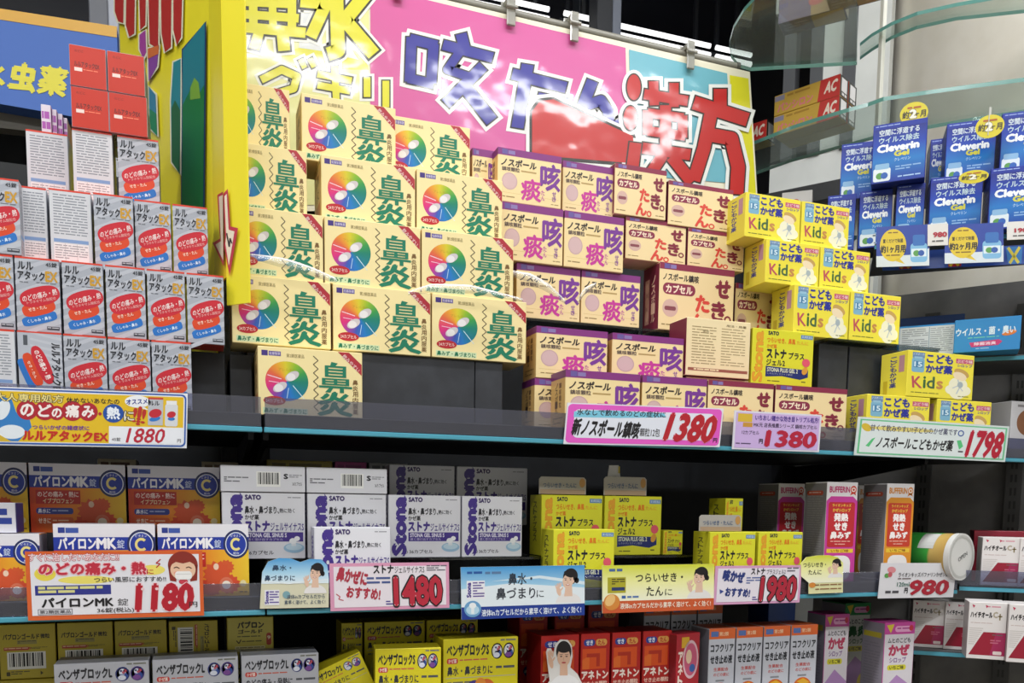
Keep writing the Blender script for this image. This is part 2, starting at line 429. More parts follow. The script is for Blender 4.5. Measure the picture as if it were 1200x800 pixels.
riser(XRA + .001, .350, .054, .24, ZU, 1.5250, 'charcoal riser under the right end of the rhinitis boxes')
riser(.825, .875, .06, .2, ZU, 1.585, 'narrow charcoal riser right of the yellow gel capsule box')
riser(.878, .985, .06, .2, ZU, 1.585, 'wide charcoal riser left of the single yellow children box')
# ================================================================== carton designs
G_ = '#8a8a84'
def biyen():
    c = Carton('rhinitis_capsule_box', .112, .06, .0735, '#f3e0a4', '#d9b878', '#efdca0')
    f = c.front(345, 255)
    f.r(12, 14, 32, 34, '#43307e', 1); f.r(35, 16, 74, 33, '#5a4a96', 1); f.t('佐藤製薬', 37, 19, 72, 30, '#e8e0f0', 2, 0)
    f.t('第2類医薬品', 92, 22, 150, 36, '#8a7a4a', 2, 0)
    f.use('colour_wheel'); c['colour_wheel'].origin = (-c.w / 2 + 93 / 345 * c.w, 0, c.h - 125 / 255 * c.h)
    f.e(93, 125, 70, 74, M_WHEEL, 1, 0, 40)
    f.use('capsule_picture')
    for (x, y) in ((110, 105), (70, 148)):
        f.e(x, y, 26, 15, '#cfc6c8', 2.2, -38); f.e(x - 4, y + 4, 15, 14, '#e9e4e4', 2.6, -38)
    f.line([(30, 105), (75, 118)], 3, '#f6d8e4', 2); f.line([(34, 128), (66, 132)], 2.4, '#f3cfe0', 2); f.line([(112, 140), (150, 190)], 2.4, '#d6ecf4', 2); f.line([(98, 150), (92, 190)], 2, '#bcd8f0', 2)
    f.t('アレルギー', 66, 76, 122, 88, '#b89a20', 2, 0)
    f.use('carton_body')
    f.e(52, 200, 36, 17, '#b8202a', 3); f.t('24カプセル', 24, 193, 80, 207, '#f2d8d0', 4, .01)
    f.r(14, 226, 160, 248, '#cfe0b4', 1); f.t('鼻みず・鼻づまりに', 18, 228, 156, 246, '#17704f', 2, .03)
    z = [(188 + (8 if i % 2 else -8), 24 + i * 16) for i in range(14)]
    f.line(z, 3, '#4a4030', 2)
    f.use('title_lettering')
    K_ = '#167a5c'
    f.p([(240, 42), (262, 46), (254, 56), (236, 56)], K_, 4)
    for y in (56, 68, 80, 92): f.r(218, y, 290, y + 7, K_, 4)
    f.r(218, 56, 230, 99, K_, 4.1); f.r(278, 56, 290, 99, K_, 4.1)
    for y in (104, 114, 124): f.r(208, y, 300, y + 6, K_, 4)
    for x in (208, 248, 288): f.r(x, 104, x + 12, 130, K_, 4.1)
    f.r(198, 133, 310, 141, K_, 4); f.p([(232, 141), (246, 141), (236, 158), (218, 158)], K_, 4); f.p([(268, 141), (282, 141), (282, 158), (268, 158)], K_, 4)
    f.t('炎', 196, 158, 308, 246, K_, 4, .038)
    f.use('carton_body')
    f.vt('鼻炎用内服薬', 312, 104, 330, 240, '#7a5a30', 2, .02)
    f.use('corner_ribbon'); f.p([(262, 2), (300, 2), (343, 46), (343, 88)], '#b02a38', 2); f.t('飲みやすい', 268, 34, 346, 50, '#f0d0cc', 3, .01, 46)
    f.use('carton_body')
    l = c.left(60, 73); l.vt('鼻炎', 20, 14, 42, 44, '#8a6a34', 1, .02); l.r(10, 48, 50, 64, '#c8783a', 1); l.small(12, 4, 50, 12, 2, '#6a7a4a', 1)
    return c.done()
def lulu_rays(f, W, H):
    for i in range(9):
        y = i * H / 7 - 30; f.p([(0, y), (0, y + H / 18), (W, y - W * .42 + H / 18 * 1.4), (W, y - W * .42)] if y - W * .42 > 0 else [(0, max(y, 0)), (0, max(y + H / 18, 4)), (W * .8, max(0, y + H / 18 - W * .34)), (W * .7, max(0, y - W * .3))], '#bbbec7', .8)
def lulu():
    c = Carton('cold_tablet_box', .0405, .0405, .0725, '#a9adb7', '#a2a6b0', '#c42c14')
    f = c.front(175, 295)
    lulu_rays(f, 175, 295)
    f.r(0, 0, 175, 7, '#d8402c', 1)
    f.use('title_lettering')
    f.t('ルル', 12, 20, 72, 50, '#20222a', 3, .035); f.t('アタック', 10, 56, 116, 90, '#20222a', 3, .035)
    f.t('EX', 120, 52, 166, 90, '#c8962c', 3, .05); f.t('45錠', 122, 14, 166, 32, '#2c2e36', 3, .02)
    f.use('carton_body')
    f.small(16, 98, 50, 106, 1, '#70747c', 2); f.small(82, 96, 168, 104, 1, '#70747c', 2)
    f.use('symptom_ovals')
    f.cap(94, 152, 82, 38, '#c82232', 2, -17, 2.5); f.cap(88, 200, 68, 28, '#d8461f', 1.5, -17, 3); f.cap(90, 242, 72, 20, '#2470c0', 1, -17, 4)
    f.t('のどの痛み・熱', 22, 136, 166, 160, '#f4dedc', 4, .015, -17, 0, '#fff', .15); f.t('トラネキサム酸配合', 40, 162, 160, 174, '#f0b8b4', 4, 0, -14)
    f.t('せき・たん', 46, 194, 120, 208, '#fbdcc8', 4, .02, -14); f.t('くしゃみ・鼻水', 40, 238, 138, 252, '#d8e8f8', 4, .02, -14)
    f.use('carton_body'); f.r(118, 270, 168, 284, '#3a3c46', 1); f.small(121, 273, 165, 281, 1, '#b8bac2', 2)
    for q in (c.topf(47, 46), c.bottom(47, 46)):
        q.t('ルルアタックEX', 6, 18, 38, 24, '#3a1a1a', 1, .02); q.r(6, 25, 16, 29, '#f0d8d0', 1); q.small(17, 26, 36, 28, 1, '#f08060', 1); q.t('のどに', 7, 5, 18, 8, '#6a1c14', 1, 0)
    for q in (c.left(175, 295), c.right(175, 295)):
        q.small(14, 30, 160, 190, 14, '#7a7e86', 1); q.r(10, 210, 165, 224, '#6f93bd', 1); q.small(14, 232, 160, 284, 5, '#80848c', 1)
    return c.done()
def lulu_back():
    c = Carton('cold_tablet_box_turned_around', .0405, .0405, .0725, '#d4d6da', '#b4b8c2', '#c42c14')
    f = c.front(175, 295); f.full('#d3d3d8', .5, 8); f.r(0, 0, 175, 7, '#d8402c', 1)
    f.small(16, 20, 158, 186, 15, '#8c9098', 1, .42, 4)
    f.use('blue_heading'); f.r(14, 198, 160, 212, '#7f9cc8', 1.2)
    f.use('dosage_table'); f.r(14, 216, 160, 286, '#f0e6e6', 1); f.small(18, 222, 156, 282, 6, '#a8a0a4', 2, .4, 9)
    for x in (60, 110): f.r(x, 216, x + 2, 286, '#c8bcbc', 2)
    return c.done()
def lulu_side():
    c = Carton('cold_tablet_box_on_its_side', .0405, .0405, .0725, '#b4b8c2', '#aeb2bc', '#d8402c')
    f = c.front(210, 370)
    for i in range(12): f.p([(60, 0 + i * 32), (60, 10 + i * 32), (210, 40 + i * 32), (210, 24 + i * 32)] if i < 10 else [(0, 0), (0, 1), (1, 1)], '#c0c3cb', .7)
    f.r(0, 0, 210, 7, '#d8402c', 1)
    f.use('title_lettering'); f.t('ルルアタックEX', 50, 160, 310, 204, '#20222a', 3, .035, 90)
    f.use('symptom_ovals')
    f.cap(114, 165, 100, 34, '#c82232', 2, 68, 2.5); f.cap(68, 190, 86, 28, '#d8461f', 1.5, 68, 3); f.cap(38, 215, 80, 20, '#2470c0', 1, 68, 4)
    f.t('のどの痛み・熱', 40, 150, 190, 178, '#fbe8e4', 4, .03, 68); f.t('せき・たん', 20, 184, 110, 198, '#fbdcc8', 4, .02, 68)
    f.use('carton_body'); f.r(28, 20, 48, 70, '#50545c', 1)
    return c.done()
def nosu():
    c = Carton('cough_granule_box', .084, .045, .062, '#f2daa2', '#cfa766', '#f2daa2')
    f = c.front(250, 205)
    f.use('purple_band'); f.r(0, 0, 250, 27, '#85357e', 1)
    c.left(45, 62).use('purple_band').r(0, 0, 45, 8.2, '#6f2c6c', 1); c.topf(84, 45).use('purple_band').full('#85357e', 1, .3)
    f.r(16, 4, 38, 23, '#6a5a9c', 2); f.r(40, 7, 66, 21, '#8a78b0', 2)
    f.use('title_lettering')
    f.t('ノスポール', 14, 38, 150, 66, '#2a2226', 3, .04, 0, 0, '#fff', .12)
    f.t('鎮咳顆粒', 16, 70, 84, 86, '#5a4a48', 3, .02)
    f.t('痰', 92, 106, 168, 188, '#c83a98', 3, .03); f.t('咳', 168, 38, 244, 138, '#7a3a94', 3, .035)
    f.vt('せき', 214, 140, 230, 180, '#8a4a9c', 3, .02); f.vt('たん', 170, 140, 184, 182, '#c050a0', 3, .02)
    f.use('granule_picture'); f.e(46, 124, 30, 33, '#c9a6a6', 1); f.e(46, 124, 26, 29, '#d4b4b2', 1.4)
    f.use('carton_body'); f.small(16, 182, 70, 190, 1, '#9a8050', 1); f.small(210, 190, 240, 196, 1, '#9a8050', 1); f.r(90, 76, 150, 82, '#b89a60', 1); f.line([(10, 168), (240, 172)], 1.2, '#d8bc7c', 1)
    l = c.left(45, 62); l.vt('ノスポール', 14, 12, 22, 46, '#4a3428', 1, .02); l.vt('鎮咳顆粒', 26, 12, 33, 40, '#6a4a34', 1, .02); l.small(8, 50, 38, 58, 3, '#8a6a3a', 1)
    return c.done()
def seki():
    c = Carton('cough_capsule_box', .1, .045, .062, '#f2d9a4', '#7a2c40', '#f2d9a4')
    f = c.front(295, 225)
    f.use('maroon_band'); f.r(0, 0, 295, 22, '#8c2f4a', 1); c.topf(1, 1).use('maroon_band').full('#8c2f4a', 1, .004)
    f.r(18, 3, 40, 19, '#6a5a9c', 2); f.r(42, 5, 64, 18, '#8a78b0', 2)
    f.use('title_lettering')
    f.t('ノスポール鎮咳', 14, 34, 152, 58, '#2a2226', 3, .03)
    f.rr(14, 66, 140, 104, 18, '#8c2f4a', 2); f.t('カプセル', 26, 72, 128, 98, '#f7e2c8', 3, .045)
    f.t('せ', 222, 40, 278, 96, '#84283c', 3, .06); f.t('き', 208, 114, 260, 178, '#84283c', 3, .05); f.t('た', 144, 98, 196, 152, '#dc4a3c', 3, .05); f.t('ん', 124, 162, 182, 216, '#dc4a3c', 3, .05)
    f.ring(272, 172, 8, 14, '#84283c', 3); f.ring(198, 206, 8, 14, '#dc4a3c', 3)
    f.use('capsule_picture'); f.e(44, 150, 30, 30, '#d6b2a4', 1); f.rr(22, 144, 66, 158, 6, '#8a4a52', 2)
    f.use('carton_body'); f.small(12, 204, 70, 212, 1, '#9a8050', 1); f.small(236, 208, 284, 216, 1, '#9a8050', 1)
    l = c.left(45, 62); l.r(6, 12, 18, 54, '#c89a8a', 1); l.vt('ノスポール', 24, 10, 34, 54, '#ecc8ac', 1, .02)
    for i in range(3): l.e(12, 20 + i * 13, 4.5, 5, '#e0b8a0', 1.5)
    return c.done()
def seki_back():
    c = Carton('cough_capsule_box_turned_around', .1, .045, .072, '#efdcae', '#7a2c40', '#8c2f4a')
    f = c.front(245, 195); f.small(20, 28, 112, 160, 14, '#a8946a', 1, .35, 5); f.small(132, 28, 226, 160, 14, '#b09c72', 1, .35, 6)
    f.use('heading_lettering'); f.t('用法・用量', 150, 14, 228, 22, '#7a6a48', 2, .01); f.t('成分', 60, 40, 84, 48, '#7a6a48', 2, .01)
    f.use('maroon_band'); f.r(8, 168, 238, 178, '#9c5a4a', 1); f.small(30, 170, 220, 176, 1, '#efdcae', 2, .8)
    return c.done()
def kids():
    c = Carton('children_cold_medicine_box', .09, .05, .066, '#f0e046', '#e6d84c', '#f2e66c')
    f = c.front(310, 232)
    f.r(20, 8, 76, 36, '#7090b4', 1); f.t('ノスポール', 22, 12, 74, 22, '#e8f0f8', 2, .01)
    f.use('bottle_picture'); f.rr(18, 36, 76, 108, 10, '#7fb2cc', 1); f.r(26, 52, 68, 84, '#4f86ae', 2); f.t('15', 30, 56, 64, 80, '#d8ecf4', 3, .03); f.rr(28, 30, 66, 40, 3, '#9cc4d8', 2)
    f.use('title_lettering')
    f.t('こども', 86, 12, 206, 54, '#2c3596', 4, .045); f.t('かぜ薬', 84, 64, 206, 106, '#2c3596', 4, .045)
    f.use('kids_lettering')
    f.t('K', 24, 130, 66, 186, '#c05060', 3, .02, 0, 0, '#fff', -.1); f.t('i', 76, 128, 84, 184, '#3a6a3a', 3, .03); f.t('d', 92, 126, 126, 184, '#4a6a44', 3, .02); f.t('s', 138, 146, 164, 184, '#c88a50', 3, .03)
    f.use('carton_body')
    f.r(222, 22, 304, 46, '#c85a78', 1); f.t('ぶどう味', 226, 26, 300, 42, '#f4dcd8', 2, .02); f.t('シロップ', 230, 50, 300, 64, '#2c3596', 2, .03)
    f.use('child_picture')
    for x, y, r in ((238, 156, 44), (206, 184, 28), (270, 186, 30), (238, 196, 40)): f.e(x, y, r, r * .86, '#f2eed0', 1 + r * .002)
    f.e(252, 96, 38, 20, '#c8a25c', 1.5, 24); f.e(244, 112, 34, 20, '#f0dcb8', 1.8, 20); f.line([(212, 176), (240, 160), (262, 188)], 5, '#c8ccd0', 2); f.line([(236, 130), (246, 170), (232, 204)], 5, '#b8c4cc', 2.4); f.e(248, 156, 13, 16, '#a8b4b8', 2.8)
    f.use('carton_body'); f.small(20, 208, 150, 216, 1, '#7a7a30', 2); f.small(240, 214, 296, 222, 1, '#7a7a30', 2)
    l = c.left(50, 66); l.vt('こどもかぜ薬', 18, 6, 30, 52, '#343c8c', 1, .03); l.r(34, 6, 44, 30, '#b88a9c', 1); l.r(6, 40, 14, 60, '#c8b030', 1)
    return c.done()
def stona_y():
    c = Carton('gel_capsule_box', .085, .04, .075, '#dcd930', '#c9c42c', '#d6d236')
    f = c.front(240, 225)
    f.use('side_lettering'); f.t('Stona', -78, 96, 122, 132, '#e2a02c', 2, .05, -90, .05, '#c47a20')
    f.use('title_lettering')
    f.t('ストナ', 56, 80, 132, 116, '#16182a', 3, .055); f.t('プラス', 142, 88, 204, 114, '#16182a', 3, .03); f.t('ジェル2', 56, 122, 128, 146, '#16182a', 3, .03)
    f.t('SATO', 60, 8, 100, 22, '#30343a', 3, .06)
    f.use('carton_body')
    f.r(188, 12, 236, 28, '#5a86b8', 1); f.t('第2類医薬品', 192, 15, 232, 25, '#d8e4ec', 2, 0)
    f.use('symptom_lettering'); f.t('つらいせき、鼻風', 56, 32, 166, 54, '#e07a1c', 3, .03); f.t('たんに', 172, 38, 218, 52, '#e49a30', 3, .01); f.t('かぜ薬', 56, 60, 94, 76, '#e07a1c', 3, .02)
    f.use('blue_panel'); f.p([(54, 150), (222, 156), (222, 186), (190, 198), (120, 188), (54, 194)], '#1e2c6e', 1); f.t('STONA PLUS GEL 2', 60, 156, 180, 172, '#dfe4c8', 3, .03); f.t('L-カルボシステイン配合', 62, 176, 160, 184, '#b4bcc8', 3, 0)
    f.use('capsule_picture'); f.e(212, 126, 16, 17, '#e0586c', 4); f.e(208, 160, 11, 17, '#d89a38', 4, 20)
    f.use('carton_body'); f.small(62, 208, 110, 216, 1, '#6a6a20', 1); f.small(196, 204, 220, 214, 1, '#6a6a20', 1)
    l = c.left(40, 75); l.vt('ストナプラス', 12, 8, 24, 58, '#4a4a2c', 1, .03)
    return c.done()
def stona_w(tab=False):
    c = Carton('sinus_capsule_box', .092, .0285, .0735, '#e4e4ea', '#c8c8d2', '#e0e0e6')
    f = c.front(312, 265)
    f.use('side_lettering'); f.t('Stona', -76, 104, 166, 158, '#46328c', 3, .07, -90)
    f.use('title_lettering')
    f.t('ストナ', 84, 114, 176, 152, '#46328c', 3, .065); f.t('ジェルサイナスS', 180, 120, 306, 152, '#46328c', 3, .02); f.t('SATO', 86, 10, 144, 28, '#46386c', 3, .07)
    f.t('鼻水・鼻づまり、', 84, 54, 212, 84, '#26262e', 3, .035); f.t('熱に効く', 214, 62, 272, 80, '#3a3a44', 3, .02); f.t('かぜ薬', 84, 88, 136, 108, '#26262e', 3, .03)
    f.use('carton_body'); f.small(246, 16, 306, 24, 1, '#9a9aa2', 1)
    f.use('purple_panel'); f.r(84, 158, 304, 196, '#46328c', 1); f.t('STONA GEL SINUS S', 92, 162, 240, 178, '#e8e4f2', 2, .04); f.t('速く溶け出すカプセル', 92, 182, 226, 192, '#c4bcdc', 2, .01)
    f.use('capsule_picture'); f.e(268, 222, 40, 20, '#9cc2dc', 3); f.e(268, 218, 32, 13, '#c4dcea', 3.4); f.e(264, 194, 14, 12, '#eef0f2', 4); f.e(280, 184, 11, 10, '#f4f4f6', 4); f.r(258, 194, 276, 214, '#dfe6ec', 3.8)
    f.use('carton_body'); f.t('36カプセル', 88, 232, 190, 248, '#50505a', 2, .02); f.ring(76, 242, 4, 6, '#50505a', 2)
    b = c.topf(360, 100); b.small(14, 44, 126, 66, 3, '#6a6a72', 1, .6); b.bars(150, 22, 252, 80, 1); b.t('S', 268, 30, 284, 48, '#26262e', 1, .06); b.small(290, 32, 346, 46, 2, '#8a8a92', 1); b.t('36カプセル', 304, 60, 346, 74, '#50505a', 1, .02)
    l = c.left(60, 150); l.vt('Stona', 14, 20, 40, 120, '#46328c', 1, .05)
    return c.done()
def pyron():
    c = Carton('throat_tablet_box', .094, .045, .0755, '#e8862a', '#9c98a4', '#e6e4ea')
    f = c.front(305, 218)
    f.use('orange_panel'); f.r(0, 76, 305, 218, M_ORANGE, .6)
    f.use('splash_picture')
    for (x, y, r, k) in ((196, 150, 52, '#d8542c'), (236, 182, 40, '#dc5030'), (172, 190, 40, '#cf4326'), (226, 130, 30, '#d8582c')):
        pts = []
        for i in range(24):
            q = r * (1 if i % 2 else .78); pts.append((x + q * math.cos(i * math.pi / 12), min(216, y + q * .8 * math.sin(i * math.pi / 12))))
        f.p(pts, k, 1 + r * .002)
    f.e(226, 184, 15, 13, '#f6ead8', 2); f.e(192, 128, 9, 10, '#f2d2b8', 2); f.ring(226, 184, 15, 24, '#e07858', 1.8); f.e(284, 180, 11, 10, '#efe0a8', 2)
    f.use('carton_body'); f.r(0, 0, 305, 38, '#e6e4ea', 1); f.r(14, 10, 34, 26, '#2a3a8c', 2); f.r(36, 11, 74, 26, '#3f58a8', 2); f.small(270, 204, 298, 212, 1, '#7a5a20', 2)
    f.use('blue_band'); f.r(0, 38, 305, 76, '#2039a0', 1.4)
    f.use('title_lettering'); f.t('パイロン', 14, 40, 124, 72, '#f4f4f8', 3, .045); f.t('MK', 128, 42, 184, 71, '#f4f4f8', 3, .06); f.t('錠', 188, 46, 210, 71, '#c8d4ec', 3, .01)
    f.use('symptom_panels')
    f.r(18, 84, 158, 128, '#c02a24', 2); f.t('のどの痛み・熱に', 24, 88, 152, 106, '#f8dcd4', 3, .03); f.t('イブプロフェン', 40, 110, 136, 125, '#f4dcb0', 3, .03)
    f.rr(18, 140, 134, 160, 8, '#2c3f94', 2); f.t('鼻水に', 24, 143, 62, 157, '#e4e8f4', 3, .03); f.small(68, 147, 128, 155, 1, '#a8b4dc', 3)
    f.rr(18, 170, 134, 192, 8, '#d05a2c', 2); f.t('せきに', 24, 173, 62, 189, '#f8e4d0', 3, .03); f.small(68, 178, 128, 186, 1, '#f0c4a0', 3)
    f.use('vitamin_emblem'); f.e(262, 60, 44, 44, '#1e2a5c', 2); f.ring(262, 60, 34, 37, '#dfe4f0', 3); f.e(262, 60, 34, 34, '#2039a0', 2.6); f.ring(262, 60, 12, 20, '#efe08c', 4, 45, 315); f.t('ビタミン', 244, 30, 280, 38, '#dfe4f0', 4, .01); f.t('配合', 252, 84, 272, 91, '#dfe4f0', 4, .01)
    return c.done()
def pab():
    c = Carton('gold_barcode_box', .053, .05, .0605, '#c2b02e', '#a89628', '#c2b02e')
    f = c.front(268, 240)
    f.use('title_lettering'); f.t('パブロンゴールド', 18, 42, 190, 66, '#2a2612', 2, .045); f.t('微粒', 196, 44, 240, 64, '#2a2612', 2, .03)
    f.use('carton_body'); f.r(84, 70, 178, 88, '#a09650', 1); f.small(88, 73, 174, 86, 2, '#5a5430', 2); f.r(20, 100, 138, 114, '#b84434', 1); f.small(24, 103, 134, 111, 1, '#e8c8a0', 2); f.small(148, 102, 232, 112, 2, '#6a6230', 2); f.ring(143, 106, 2, 5, '#b84434', 2)
    f.use('barcode_print'); f.bars(34, 122, 218, 198)
    f.use('carton_body'); f.small(50, 206, 140, 224, 2, '#5a5430', 2); f.rr(28, 208, 46, 226, 3, '#4a4420', 2); f.p([(190, 208), (204, 218), (190, 226)], '#4a4420', 2)
    return c.done()
def pab_front():
    c = Carton('gold_cold_remedy_box', .053, .05, .0605, '#cdbf48', '#a89628', '#c2b02e')
    f = c.front(185, 205); f.full('#d2c558', .5, 5)
    f.use('title_lettering'); f.t('パブロン', 42, 18, 146, 44, '#221f10', 2, .06); f.t('ゴールド', 44, 50, 140, 66, '#221f10', 2, .05)
    f.use('carton_body'); f.small(40, 76, 132, 84, 1, '#5a5430', 2); f.line([(36, 94), (46, 106), (54, 90)], 4, '#3a341c', 2); f.small(58, 96, 146, 104, 1, '#5a5430', 2); f.r(30, 118, 150, 140, '#ded8a8', 1); f.small(34, 122, 146, 136, 2, '#8a7a40', 2)
    f.rr(156, 66, 176, 116, 8, '#b84434', 2); f.t('9', 160, 78, 172, 92, '#f0e0c0', 3, .04)
    return c.done()
def benza(name, bg, side, icons, letter, balls):
    c = Carton(name, .095, .045, .07, bg, side, side)
    f = c.front(300, 225)
    f.use('title_lettering'); f.t('ベンザブロック' + letter, 14, 16, 180, 50, '#26262c', 2, .05)
    f.use('carton_body'); f.small(228, 6, 292, 16, 1, '#7a7a70', 1); f.rr(14, 56, 58, 72, 7, '#c83a34', 1); f.t('かぜ薬', 20, 58, 52, 70, '#f4e4dc', 2, .02); f.small(64, 60, 176, 68, 1, '#c8604c', 1)
    f.t('のどの痛み・発熱に' if letter == 'L' else '鼻水・鼻づまりに', 16, 80, 196, 106, '#33343c', 2, .025); f.small(210, 84, 286, 98, 1, '#50525a', 1); f.r(10, 112, 290, 114, '#b8b8a8', 1); f.small(16, 124, 180, 134, 1, '#6a6a60', 1)
    f.use('icon_print')
    for x, k, q in ((214, '#2f3f8c', '#d9dcea'), (262, '#d4d2e0', '#7c4a94')):
        f.e(x, 40, 22, 22, k, 1); f.ring(x, 40, 20, 23, '#2c3474' if q[1] == 'd' else '#7c4a94', 2); f.e(x, 34, 11, 11, q, 2); f.e(x - 2, 52, 13, 8, q, 2.2); f.e(x + 3, 35, 5, 4, '#b8586c', 2.6); f.e(x - 5, 30, 4, 3, '#3a3f6c', 2.7)
        f.e(x, 40, 22, 22, icons, 1); f.ring(x, 40, 19, 23, '#2c3474', 2); f.e(x + 4, 46, 13, 11, '#2f4a96', 2); f.e(x - 2, 32, 9, 8, '#dce0f0', 2.4); f.e(x + 8, 30, 6, 5, '#b8485c', 2.4)
    if balls:
        f.use('ball_picture'); f.e(124, 162, 40, 40, '#4a3a86', 2); f.e(172, 160, 40, 40, '#d4662c', 2.4); f.e(148, 136, 22, 20, '#e08a34', 2.8); f.e(112, 150, 12, 10, '#8a78b8', 3); f.e(166, 146, 12, 10, '#f0b878', 3)
        f.p([(40, 130), (60, 224), (20, 224)], '#efe76a', 1)
    return c.done()
def aneton():
    c = Carton('red_cough_medicine_box', .044, .05, .15, '#b4201c', '#98181a', '#a81c1c')
    f = c.front(150, 500)
    f.use('orange_panel'); f.p([(8, 64), (130, 64), (130, 150), (8, 150)], '#d8501c', 1); f.p([(30, 84), (98, 84), (98, 140), (80, 140), (80, 100), (30, 100)], '#b4301c', 2); f.p([(8, 110), (44, 92), (44, 150), (8, 150)], '#e06a28', 1.5)
    f.use('carton_body'); f.rr(14, 24, 72, 52, 13, '#2c3f90', 1); f.t('せき', 26, 28, 60, 48, '#e8eaf4', 2, .04); f.rr(76, 24, 134, 52, 13, '#d8a050', 1); f.t('たん', 88, 28, 122, 48, '#b4201c', 2, .04)
    f.use('title_lettering'); f.t('アネトン', 6, 158, 142, 192, '#f6e6dc', 2, .055); f.t('せき止め顆粒', 8, 202, 138, 222, '#f2c8b8', 2, .03)
    f.use('emblem'); f.e(46, 246, 24, 20, '#2c3f90', 1); f.t('10包', 30, 238, 62, 254, '#e8eaf4', 2, .03); f.r(12, 280, 138, 460, '#c83a28', 1)
    return c.done()
def kofu():
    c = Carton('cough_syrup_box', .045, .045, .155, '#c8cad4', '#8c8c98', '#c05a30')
    f = c.front(115, 380)
    f.use('orange_band'); f.r(0, 0, 115, 36, '#e06a34', 1); f.r(8, 10, 40, 28, '#5a74b0', 2); f.t('第2類', 44, 12, 84, 26, '#f4d0a8', 2, .01)
    f.use('title_lettering'); f.t('コフクリア', 8, 54, 108, 80, '#2a2c34', 2, .045); f.t('せき止め液', 8, 92, 104, 120, '#2a2c34', 2, .05)
    f.use('carton_body'); f.t('生薬配合', 24, 134, 88, 146, '#c8504c', 2, .02); f.t('のどの痰に', 24, 152, 92, 164, '#c8504c', 2, .02); f.r(34, 176, 72, 182, '#8a8c94', 1)
    f.use('emblem'); f.e(56, 226, 42, 40, '#dc6a24', 1); f.e(56, 230, 28, 26, '#f0b070', 1.5); f.p([(30, 200), (60, 190), (90, 206), (60, 212)], '#e8b030', 1.8); f.t('せき', 40, 220, 74, 240, '#a83a1c', 3, .04)
    return c.done()
def bufferin(name, bg, band, red, title, tc):
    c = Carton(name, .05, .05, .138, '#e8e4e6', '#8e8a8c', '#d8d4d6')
    f = c.front(112, 350)
    f.use('colour_panel'); f.p([(0, 66), (16, 50), (96, 50), (112, 66), (112, 350), (0, 350)], bg, 1)
    f.use('title_lettering'); f.t('BUFFERIN', 10, 16, 82, 36, tc, 2, .04)
    f.use('ribbon_emblem'); f.e(96, 26, 11, 14, band, 2); f.ring(96, 26, 4, 8, '#f4e8e0', 3); f.p([(88, 36), (84, 46), (96, 40), (106, 46), (102, 36)], band, 2)
    f.use('red_panel'); f.rr(8, 70, 104, 228, 8, red, 2); f.t('ライオンキッズ', 22, 76, 90, 86, '#f2d04c', 3, .03); f.t('かぜシロップ', 24, 92, 88, 104, '#f2d04c', 3, .03)
    f.use('symptom_lettering'); f.t('発熱', 30, 110, 80, 136, '#fbf2f0', 3, .06); f.t('せき', 32, 142, 78, 168, '#fbf2f0', 3, .06); f.t('鼻みず', 20, 174, 92, 198, '#fbf2f0', 3, .06)
    f.use('carton_body'); f.small(20, 206, 92, 212, 1, '#f0b8a8', 4); f.small(36, 216, 76, 222, 1, '#f0b8a8', 4)
    f.r(8, 234, 104, 248, '#f0c83c', 2); f.t('いちご味', 24, 236, 88, 246, '#8a3a1c', 3, .02); f.rr(16, 258, 96, 344, 26, '#f2eeec', 2)
    l = c.left(100, 350); l.small(14, 50, 84, 300, 30, '#a8a4a6', 1, .3, 8); l.rr(10, 30, 84, 46, 7, '#c8543c', 1); l.small(20, 35, 74, 42, 1, '#ecd0c4', 2)
    return c.done()
def hytiol():
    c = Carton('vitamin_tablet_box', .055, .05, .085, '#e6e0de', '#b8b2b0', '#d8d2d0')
    f = c.front(148, 230)
    f.use('title_lettering'); f.t('ハイチオール', 8, 40, 92, 62, '#2a2628', 2, .06); f.t('C', 96, 38, 112, 60, '#b4a894', 2, .06)
    f.use('plus_emblem'); f.r(114, 52, 130, 57, '#8a7a54', 2); f.r(119, 44, 124, 70, '#8a7a54', 2)
    f.use('carton_body'); f.small(66, 14, 122, 24, 1, '#d890a0', 1); f.small(10, 82, 100, 88, 1, '#c8b4b0', 1); f.small(96, 128, 136, 136, 1, '#6a6462', 2)
    f.p([(12, 10), (24, 14), (18, 24)], '#c02a54', 2); f.p([(64, 10), (74, 14), (68, 24)], '#c02a54', 2)
    for i in range(9): f.r(6, 104 + i * 8, 60 - i * 4, 108 + i * 8, '#cfc8c4', 1)
    f.use('maroon_panel'); f.p([(62, 120), (148, 120), (148, 214), (8, 214)], '#9c1c34', 1.5); f.p([(110, 120), (148, 120), (148, 214), (90, 214)], '#a82858', 1.7)
    f.use('carton_body'); f.rr(102, 196, 136, 210, 4, '#ead8d4', 3); f.small(90, 150, 130, 170, 2, '#c86a84', 3)
    return c.done()
